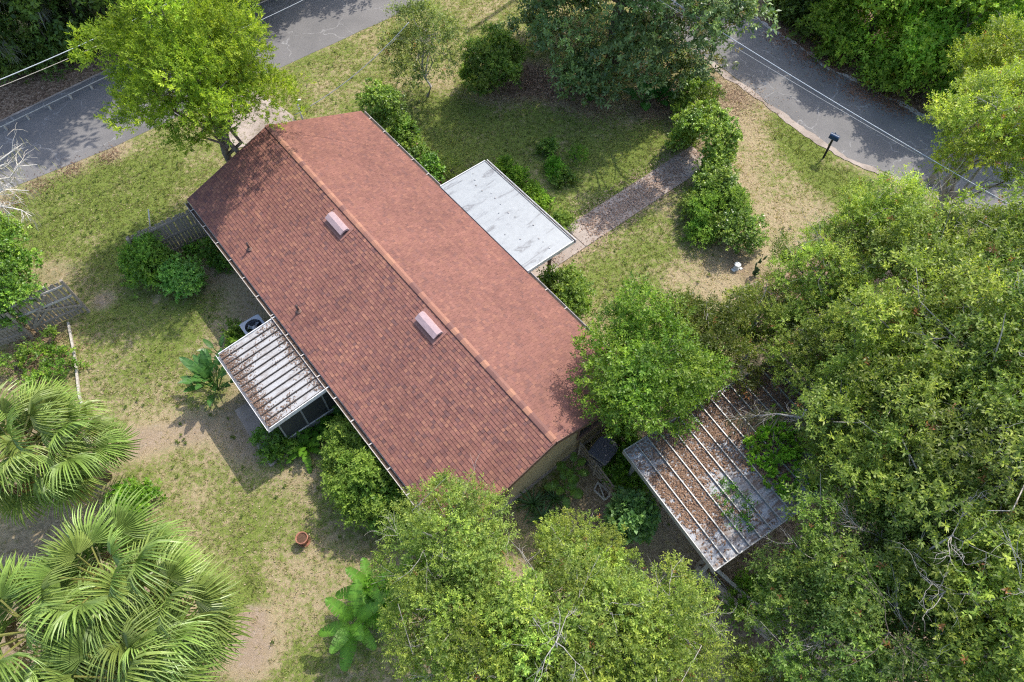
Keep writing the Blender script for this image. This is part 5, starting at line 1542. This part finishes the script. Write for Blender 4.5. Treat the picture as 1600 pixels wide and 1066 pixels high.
shrub('lawn_bush', 'feathery bright green plant on the front lawn', (2.70, 21.74, 0.25), (0.36, 0.34, 0.28), dict(LIME, ll=0.06, lw=0.02), 10, 1600, 'small plants on the front lawn', tint=(0.7, 1.0, 0.5))
shrub('lawn_bush', 'bright green plant nearest the canopy on the front lawn', (1.77, 20.87, 0.25), (0.27, 0.27, 0.28), LIME, 10, 1300, 'small plants on the front lawn', tint=(0.6, 0.95, 0.5))
shrub('lawn_bush', 'thin dark weeds beside the bright lawn plant', (2.07, 20.33, 0.15), (0.35, 0.3, 0.2), SHRUB, 6, 700, 'small plants on the front lawn')

# ------------------------------------------------------------------ shrubs of the back garden
BG = 'shrubs of the back garden'
shrub('vine_mound', 'dark green vine mound smothering the end of the picket fence', (-13.16, 15.69, 0.85), (0.75, 0.7, 0.85), SHRUB, 26, 14000, BG, tint=(1.0, 1.15, 0.9))
shrub('garden_shrub', 'rounded light green shrub in front of the vine mound', (-11.77, 15.24, 0.60), (0.62, 0.6, 0.62), dict(HEDGE, mat='leaf'), 20, 10000, BG, tint=(1.2, 1.5, 2.0))
shrub('garden_shrub', 'low fern clump under the eave beside the picket fence', (-11.40, 16.60, 0.25), (0.5, 0.4, 0.3), SHRUB, 8, 1600, BG, tint=(0.8, 1.0, 0.8))
shrub('garden_shrub', 'second low fern clump under the eave', (-10.83, 16.13, 0.20), (0.35, 0.35, 0.25), SHRUB, 7, 1200, BG, tint=(0.7, 0.9, 0.8))
shrub('garden_shrub', 'small bright clump beside the air conditioner', (-9.48, 12.90, 0.30), (0.32, 0.32, 0.3), LIME, 8, 1600, BG, tint=(0.9, 1.0, 0.8))
shrub('garden_shrub', 'airy yellow-green shrub at the back eave, upper part of the pair', (-4.94, 8.39, 0.90), (0.75, 0.7, 0.85), LIME, 20, 9000, BG)
shrub('garden_shrub', 'large airy yellow-green shrub at the back eave', (-4.19, 7.18, 1.10), (1.05, 1.0, 1.1), LIME, 30, 17000, BG)
shrub('garden_shrub', 'dark green shrub between the yellow-green one and the wall', (-3.45, 6.89, 0.80), (0.7, 0.7, 0.85), SHRUB, 16, 8000, BG, tint=(0.9, 1.05, 0.9))
shrub('garden_shrub', 'trifoliate weeds at the foot of the patio corner', (-7.47, 8.91, 0.30), (0.6, 0.45, 0.35), SHRUB, 12, 2600, BG, tint=(0.75, 0.95, 0.8))
shrub('garden_shrub', 'clover green bush between the palms and the lawn', (-11.51, 6.95, 0.35), (0.62, 0.5, 0.4), dict(HEDGE, mat='leaf'), 14, 4500, BG, tint=(0.85, 1.1, 0.7))
shrub('garden_shrub', 'leafy shrub at the left edge above the gate', (-17.86, 15.61, 1.50), (1.05, 1.0, 1.2), HEDGE, 26, 13000, BG, tint=(0.95, 1.05, 0.8))
shrub('garden_shrub', 'leafy shrub at the left edge partly over the gate', (-17.19, 13.80, 1.60), (1.05, 0.9, 1.2), HEDGE, 26, 13000, BG, tint=(0.85, 1.0, 0.8))
for i, (lab, p, r) in enumerate((('weed clump in the bed next to the gate foot', (-16.10, 12.44, 0.20), 0.5), ('weed clump along the pale timber edging', (-15.30, 11.68, 0.20), 0.5), ('weed clump at the left edge of the bed', (-16.93, 11.78, 0.25), 0.6), ('lush weed clump between the bed edging and the palm', (-15.49, 11.04, 0.25), 0.6))):
    shrub('bed_weeds', lab, p, (r, r, 0.25), SHRUB, 6, 500, 'weeds of the planting bed', tint=(1.0, 1.1, 0.9))
shrub('garden_shrub', 'blue-green broad leaved shrub beside the timber frame', (3.50, 6.26, 1.10), (0.65, 0.5, 0.65), dict(HEDGE, ll=0.14, lw=0.10, mat='leaf'), 18, 6000, BG, tint=(0.85, 1.0, 2.0))
shrub('garden_shrub', 'dark green shrub between the wheeled bin and the carport', (3.62, 7.81, 0.60), (0.5, 0.65, 0.55), SHRUB, 14, 5000, BG, tint=(0.9, 1.1, 0.7))
shrub('garden_shrub', 'dark leafy plant behind the wheeled bin', (3.48, 8.91, 0.40), (0.4, 0.4, 0.4), SHRUB, 8, 2000, BG, tint=(0.8, 0.95, 0.8))
shrub('garden_shrub', 'leafy weeds at the near carport corner', (6.83, 4.16, 0.40), (0.7, 0.7, 0.5), LIME, 14, 3600, BG, tint=(0.75, 0.9, 0.7))
shrub('carport_vines', 'bright green vines growing over the middle of the carport roof', (7.56, 7.55, 2.56), (1.0, 1.35, 0.10), dict(LIME, flat=0.3, rise=0.1, cr=0.17, rs=0.08, tw=0.08, ll=0.075, k=6, spray=4), 60, 4600, BG, cat='vine', tint=(1.2, 1.5, 0.8), stems=3, low=-0.2)
shrub('carport_vines', 'thin green seedlings among the leaves near the carport edge', (6.02, 6.11, 2.58), (0.6, 0.7, 0.08), dict(LIME, flat=0.2, rise=0.0, ll=0.07, lw=0.03, tw=0.08, cr=0.10, rs=0.05, k=4, spray=2), 30, 700, BG, cat='vine', tint=(0.5, 0.85, 0.5), stems=1, low=-0.2)

# ------------------------------------------------------------------ long-leaved plants
def blade_mesh(name, L, w, colr, droop, n=6, tip=0.02, mat='leaf', torn=0, seed=0, petiole=0.0, fold=0.25):
    """A single long leaf along +X, arching over; torn leaves get slits at the margins."""
    rng = np.random.default_rng(seed)
    V, F, C = [], [], []
    def zz(x): return -droop * (max(x - petiole, 0) / L) ** 2 * L + 0.25 * x * (1 - 0.6 * x / (L + petiole))
    if petiole:
        for x in (0, petiole):
            for y, h in ((-0.018, 0), (0.018, 0), (0, 0.02)): V.append((x, y, zz(x) + h)); C.append([c * 1.3 for c in colr])
        F += [(0, 1, 4, 3), (1, 2, 5, 4), (2, 0, 3, 5)]
    prof = lambda t: w * 0.5 * (math.sin(math.pi * min(t ** 0.8, 1)) ** (0.35 if torn > 0.5 else 0.6) * 0.95 + 0.05 if t < 0.999 else tip)
    segs = n
    for s in (-1, 1):
        i = 0
        while i < segs:
            t0, t1 = i / segs, (i + 1) / segs
            gap = 0.25 * (t1 - t0) if (torn and rng.random() < torn) else 0.0
            tb = t1 - gap
            dz = rng.normal() * 0.02 * (1 if torn else 0)
            b = len(V)
            for t in (t0, tb):
                x = petiole + t * L
                V.append((x, 0, zz(x))); C.append([c * 1.45 for c in colr])
                y = prof(t) * s
                V.append((x + 0.05 * L * 0.3, y, zz(x) + abs(y) * fold - 0.35 * abs(y) ** 2 / max(w, 0.01) + dz)); C.append([c * rng.uniform(0.85, 1.15) for c in colr])
            if gap:
                x = petiole + t1 * L
                V.append((x, 0, zz(x))); C.append([c * 1.45 for c in colr])
                F.append((b, b + 1, b + 3, b + 2) if s > 0 else (b, b + 2, b + 3, b + 1))
                F.append((b + 2, b + 3, b + 4))
            else:
                F.append((b, b + 1, b + 3, b + 2) if s > 0 else (b, b + 2, b + 3, b + 1))
            i += 1
    me = bpy.data.meshes.new(name)
    me.from_pydata(V, [], F)
    a = me.attributes.new('col', 'FLOAT_COLOR', 'POINT')
    a.data.foreach_set('color', [float(x) for c in C for x in (*c, 1)])
    me.materials.append(M[mat])
    return me

def leafy_plant(name, label, cat, p, meshes, n, stem_h, elev, sc, seed, group=None, stem_r=0.07, smat='leaf_soft', tint=(1, 1, 1), az0=None):
    rng = np.random.default_rng(seed)
    root = empty(name, (p[0], p[1], 0), 0, label, cat, group)
    for i in range(n):
        az = (az0 if az0 is not None else 0) + i * 2.399 + rng.uniform(-0.3, 0.3)
        e = R(elev[0] + (elev[1] - elev[0]) * (i / max(n - 1, 1)) + rng.uniform(-6, 6))
        h = stem_h * (0.72 + 0.28 * i / max(n - 1, 1))
        o = inst('leaf', meshes[i % len(meshes)], root, (0, 0, h), (0, -e, az), sc * rng.uniform(0.8, 1.12))
        o.color = (*tint, 1)
    if stem_h > 0.15:
        mb = MB().tube([(0, 0, 0), (0.02, 0.01, stem_h * 0.5), (0, 0, stem_h * 1.02)], [stem_r, stem_r * 0.8, stem_r * 0.55], 9, c=(0.12, 0.13, 0.05))
        mb.build('stem', M[smat], root, True)
    return root

ban = [blade_mesh('banana_leaf', 1.15, 0.50, (0.10, 0.215, 0.026), 0.4, 11, torn=0.6, seed=s, petiole=0.22, fold=0.22) for s in (1, 2, 3)]
leafy_plant('banana_plant', 'banana plant with broad torn leaves, the lower of two', 'banana plant', (-4.15, 3.36, 1.40), ban, 11, 1.4, (0, 55), 0.74, 31, 'banana plants on the back lawn')
leafy_plant('banana_plant', 'banana plant with broad torn leaves, the upper of two', 'banana plant', (-3.87, 4.28, 1.20), ban, 8, 1.2, (0, 60), 0.64, 32, 'banana plants on the back lawn', az0=1.0)
shrub('garden_shrub', 'bright green undergrowth beside the banana plants', (-3.38, 4.12, 0.60), (0.6, 0.6, 0.6), LIME, 12, 4200, BG, tint=(0.55, 0.9, 0.4))
bop = [blade_mesh('paddle_leaf', 0.80, 0.30, (0.05, 0.12, 0.026), 0.35, 6, torn=0.15, seed=s, petiole=0.85, mat='leaf_glossy') for s in (4, 5)]
leafy_plant('paddle_leaved_clump', 'large clump of dark paddle-shaped leaves at the patio corner', 'plant', (-9.82, 10.89), bop, 26, 0.12, (38, 82), 0.95, 33, None)
rv = blade_mesh('paddle_leaf', 0.55, 0.2, (0.05, 0.11, 0.02), 0.3, 5, seed=6, petiole=0.35, mat='leaf_glossy')
leafy_plant('paddle_leaved_clump', 'small paddle-leaved plant at the upper patio corner', 'plant', (-10.02, 12.23), [rv], 6, 0.1, (20, 65), 0.9, 34, None)
fern = blade_mesh('fern_leaf', 0.6, 0.2, (0.055, 0.125, 0.018), 0.6, 9, torn=0.7, seed=7, petiole=0.12)
for i, (lab, p) in enumerate((('fern-like plant below the screen wall, nearest the patio corner', (-6.91, 9.08)), ('fern-like plant in the middle of the row below the screen wall', (-6.41, 9.48)), ('fern-like plant beside the back eave in the row below the screen wall', (-5.88, 9.87)), ('bright fern-like plant at the front of the row below the screen wall', (-6.56, 8.81)), ('fern-like plant next to the teal tub', (-5.44, 9.71)))):
    leafy_plant('fern_plant', lab, 'fern', p, [fern], 16, 0.1, (5, 70), 1.0, 50 + i, 'fern plants below the screen wall', tint=(1.0, 1.15, 0.9) if i != 3 else (1.7, 1.6, 1.0))
yuc = blade_mesh('strap_leaf', 0.62, 0.06, (0.07, 0.13, 0.05), 0.5, 5, seed=8)
for i, (lab, p, s) in enumerate((('spiky rosette plant beside the gable wall', (0.63, 6.96), 1.0), ('spiky rosette plant further from the gable wall', (0.93, 6.53), 0.9), ('spiky rosette plant in the middle of the shaded strip', (1.30, 7.13), 0.8))):
    leafy_plant('rosette_plant', lab, 'plant', p, [yuc], 30, 0.08, (5, 75), s, 60 + i, 'spiky rosettes beside the gable wall')
pap = blade_mesh('lobed_leaf', 0.34, 0.26, (0.09, 0.17, 0.03), 0.4, 6, torn=0.8, seed=9, petiole=0.25)
for i, (lab, p, h) in enumerate((('slender plant with tufted leaves near the slatted screen', (1.86, 7.83), 0.9), ('slender plant with tufted leaves beside the oak top', (1.58, 7.27), 0.8))):
    leafy_plant('tufted_plant', lab, 'plant', p, [pap], 9, h, (-10, 50), 1.0, 70 + i, 'slender plants by the gable', stem_r=0.025)
ear = blade_mesh('heart_leaf', 0.55, 0.46, (0.035, 0.105, 0.02), 0.5, 6, seed=10, petiole=0.45)
for i, (lab, p, s) in enumerate((('broad heart-leaved plant under the left edge of the magnolia', (3.05, 26.75), 1.1), ('broad heart-leaved plant at the front of the magnolia', (3.36, 25.58), 0.9), ('broad heart-leaved plant under the right side of the magnolia', (5.78, 25.04), 1.0), ('broad heart-leaved plant beside the other one under the magnolia, further right', (6.44, 25.16), 0.9))):
    leafy_plant('heart_leaved_plant', lab, 'plant', p, [ear], 9, 0.12, (25, 70), s, 80 + i, 'heart-leaved plants under the magnolia', tint=(1.0, 1.1, 0.9))
# prickly cactus on the mulch
cac = empty('prickly_cactus', (9.04, 15.75), 0, 'dark prickly pear cactus beside the small white ornament', 'cactus')
rc = random.Random(3)
padm = MB().lathe([(0.0, 0.0), (0.05, 0.03), (0.10, 0.14), (0.11, 0.22), (0.07, 0.31), (0.0, 0.33)], 12)
padm.v = [(x, y * 0.25, z) for x, y, z in padm.v]
M['cactus'] = plain('cactus_skin', (0.05, 0.09, 0.03), 0.7, 0, 30, 0.3, 0.3)
padme = padm.mesh('pad', M['cactus'], True)
tips = [((0, 0, 0), 0.1, 0.0)]
for i in range(14):
    b, e, a = rc.choice(tips)
    az = rc.uniform(0, 6.28); ln = rc.uniform(-0.5, 0.5)
    inst('pad', padme, cac, b, (ln * math.cos(az), ln * math.sin(az) + 0.2, az), rc.uniform(0.6, 0.85))
    tips.append(((b[0] + math.sin(ln) * 0.15 + rc.uniform(-0.08, 0.08), b[1] + rc.uniform(-0.1, 0.1), min(b[2] + 0.2, 0.8)), ln, az))

# ------------------------------------------------------------------ fan palms
def fan_frond(name, seed, nseg=32, span=215, L=1.05, pet=1.0, droop=0.55, colr=(0.15, 0.22, 0.048), dead=False):
    rng = np.random.default_rng(seed)
    V, F, C = [], [], []
    def arch(x): return 0.10 * x - 0.10 * x * x
    # petiole
    for x in (0, pet * 0.5, pet):
        for y, h in ((-0.022, 0), (0.022, 0), (0, 0.025)):
            V.append((x, y, arch(x) + h)); C.append((0.20, 0.20, 0.05))
    for r in (0, 3):
        F += [(r, r + 1, r + 4, r + 3), (r + 1, r + 2, r + 5, r + 4), (r + 2, r, r + 3, r + 5)]
    hub = np.array([pet, 0, arch(pet)])
    for i in range(nseg):
        a = R(-span / 2 + span * (i + 0.5) / nseg)
        da = R(span / nseg) * 0.5
        ln = L * (0.72 + 0.28 * math.cos(a * 0.55)) * rng.uniform(0.92, 1.06)
        dk = droop * rng.uniform(0.8, 1.3)
        tw = rng.normal() * 0.04
        tone = rng.uniform(0.85, 1.18)
        rows = []
        for r, wk in ((0.06, 1.0), (0.42, 1.0), (0.62, 0.70), (0.82, 0.42), (1.0, 0.03)):
            rr = ln * r
            half = (ln * min(r, 0.48) * math.tan(da)) * wk
            drop = dk * max(r - 0.38, 0) ** 1.7 * ln * 1.5
            shrink = 1 - 0.28 * max(r - 0.5, 0) * dk * 1.6
            cx, cy = math.cos(a + tw * r), math.sin(a + tw * r)
            ctr = hub + np.array([cx * rr * shrink, cy * rr * shrink, -0.18 * abs(math.sin(a)) * rr - drop + 0.05 * rr])
            sd_ = np.array([-cy, cx, 0])
            k = 0.75 * half
            rows.append((ctr - sd_ * half + (0, 0, k), ctr - np.array([0, 0, k]), ctr + sd_ * half + (0, 0, k)))
        b = len(V)
        for j, row in enumerate(rows):
            for p in row:
                V.append(tuple(p))
                t = j / 4
                cc = np.array(colr) * tone * (1 + 0.5 * t)
                C.append(tuple(cc))
        for j in range(4):
            o = b + j * 3
            F += [(o, o + 1, o + 4, o + 3), (o + 1, o + 2, o + 5, o + 4)]
    me = bpy.data.meshes.new(name)
    me.from_pydata(V, [], F)
    a = me.attributes.new('col', 'FLOAT_COLOR', 'POINT')
    a.data.foreach_set('color', [float(x) for c in C for x in (*c, 1)])
    me.materials.append(M['leaf_palm'])
    return me
M['leaf_palm'] = leaf_material('palm_leaf_surface', 0.38, 0.22, 0.4)
fronds = [fan_frond('frond', 1), fan_frond('frond', 2, 30, 205, 1.1, 1.1, 0.7), fan_frond('frond', 3, 30, 225, 1.0, 0.95, 0.45, (0.18, 0.255, 0.06)), fan_frond('frond', 4, 30, 210, 1.05, 1.05, 0.85, (0.17, 0.22, 0.05))]
dead = [fan_frond('frond', 9, 24, 240, 0.95, 0.9, 1.2, (0.26, 0.19, 0.09))]
def palm(label, c, h, n, sc, seed):
    rng = np.random.default_rng(seed)
    root = empty('fan_palm', (c[0], c[1], 0), 0, label, 'palm', 'fan palms in the lower left corner')
    MB().tube([(0, 0, 0), (0.05, 0.02, h * 0.4), (0, 0, h)], [0.19, 0.15, 0.13], 12).build('trunk', M['palm_trunk'], root, True)
    for i in range(n):
        az = i * 2.39996 + rng.uniform(-0.2, 0.2)
        t = i / (n - 1)
        e = 62 - 92 * t ** 0.9 + rng.uniform(-8, 8)
        k = dead[0] if t > 0.9 else fronds[rng.integers(0, 4)]
        o = inst('frond', k, root, (0.06 * math.cos(az), 0.06 * math.sin(az), h + 0.1 - 0.35 * t), (rng.uniform(-0.6, 0.6), -R(e), az), sc * rng.uniform(0.85, 1.1))
        v = rng.uniform(0.75, 1.25)
        o.color = (v, v, v, 1)
    return root
palm('fan palm at the left edge, upper of the palm group', (-13.36, 7.42, 3.20), 3.2, 30, 1.02, 1)
palm('fan palm just below the planting bed edging', (-12.71, 7.86, 2.60), 2.6, 26, 0.95, 2)
palm('tall fan palm in the middle of the lower palm clump', (-9.57, 3.84, 3.80), 3.8, 36, 1.0, 3)
palm('fan palm on the lawn side of the lower palm clump', (-8.34, 3.12, 3.40), 3.4, 34, 0.98, 4)
palm('fan palm in the bottom left corner', (-10.99, 2.80, 3.60), 3.6, 34, 1.0, 5)
palm('fan palm on the bottom edge below the tall one', (-8.87, 1.81, 3.40), 3.4, 32, 1.0, 6)

# ------------------------------------------------------------------ dead mossy tree at the left edge
dt = empty('dead_tree', (-22.62, 18.89), 0, 'bleached dead branches hung with moss at the left edge over the street', 'tree')
rngd = np.random.default_rng(12)
o0 = np.array([*(-22.62, 18.89), 0.0])
MB().tube([(0, 0, 0), (0.1, 0.1, 2.5), tuple(np.array((-16.89, 15.18, 5.00)) - o0)], [0.16, 0.12, 0.08], 8).build('trunk', M['bark_pale'], dt, True)
mb = MB()
hub = np.array((-16.89, 15.18, 5.00)) - o0
anch = []
for tgt in ((-15.19, 16.62, 5.60), (-14.70, 16.04, 5.30), (-15.03, 15.42, 4.80), (-15.01, 14.82, 4.30), (-15.58, 16.00, 5.40), (-15.76, 15.58, 5.00)):
    q = np.array(tgt) - o0
    lp = limb_path(rngd, hub, q, 6, 0.10, 0.03)
    mb.tube(lp, [0.05, 0.042, 0.034, 0.027, 0.02, 0.010], 5, cap=False)
    for i in (2, 3, 4):
        for _ in range(3):
            twig_tree(rngd, mb, lp[i], (q - hub) / np.linalg.norm(q - hub) + rngd.normal(size=3) * 0.8, rngd.uniform(0.35, 0.7), 0.012, 1, 0.7)
    anch += lp[2:]
mb.build('branch', M['bleached'], dt, True)
inst('spanish_moss', moss_mesh('spanish_moss', 66, anch, 260, 0.4, (0.42, 0.38, 0.28)), dt)

# ------------------------------------------------------------------ moss over the carport and brown dead boughs in the grove
mt = empty('dead_bough', (9.01, 9.76), 0, 'grey moss-hung dead bough over the upper carport roof', 'branch')
o0 = np.array([*(9.01, 9.76), 0.0])
mb = MB()
a, b = np.array((7.79, 8.18, 4.20)) - o0, np.array((6.16, 8.28, 3.40)) - o0
lp = limb_path(np.random.default_rng(3), a, b, 6, 0.1, 0.05)
mb.tube(lp, [0.04, 0.034, 0.028, 0.02, 0.014, 0.008], 5, cap=False)
r3 = np.random.default_rng(4)
for i in range(1, 6):
    for _ in range(3): twig_tree(r3, mb, lp[i], b - a + r3.normal(size=3) * 1.2, 0.5, 0.010, 1, 0.8)
mb.build('branch', M['bark_pale'], mt, True)
inst('spanish_moss', moss_mesh('spanish_moss', 67, lp, 420, 0.45, (0.20, 0.19, 0.15)), mt)
for k, (lab, p, s, L) in enumerate((('fan of bleached twigs right of the carport corner', (6.89, 4.08, 5.20), 5, 1.2), ('bleached forked twigs between the dark oaks on the right', (8.73, 4.00, 7.40), 6, 1.1), ('bleached twigs on the oak crown near the bottom edge', (0.84, 2.10, 6.90), 7, 0.9), ('pale forked twigs low among the dark oaks', (8.62, 3.05, 6.80), 8, 1.0), ('brown bare bough near the bottom right', (7.58, 2.38, 6.20), 9, 1.3))):
    rt_ = empty('bare_bough', (p[0], p[1], p[2] - 1.2), 0, lab, 'branch', 'bare boughs among the oaks')
    mb = MB(); rg = np.random.default_rng(s)
    for q in range(4):
        t = rg.uniform(0, 6.28)
        twig_tree(rg, mb, (0, 0, 0.9), (math.cos(t), math.sin(t), 0.35), L * 0.75, 0.011, 2, 0.6)
    mb.tube([(0, 0, -2.2), (0.1, 0, -0.5), (0, 0, 0.95)], [0.03, 0.024, 0.018], 6)
    mb.build('branch', M['bark_pale'] if k < 4 else M['bark'], rt_, True)
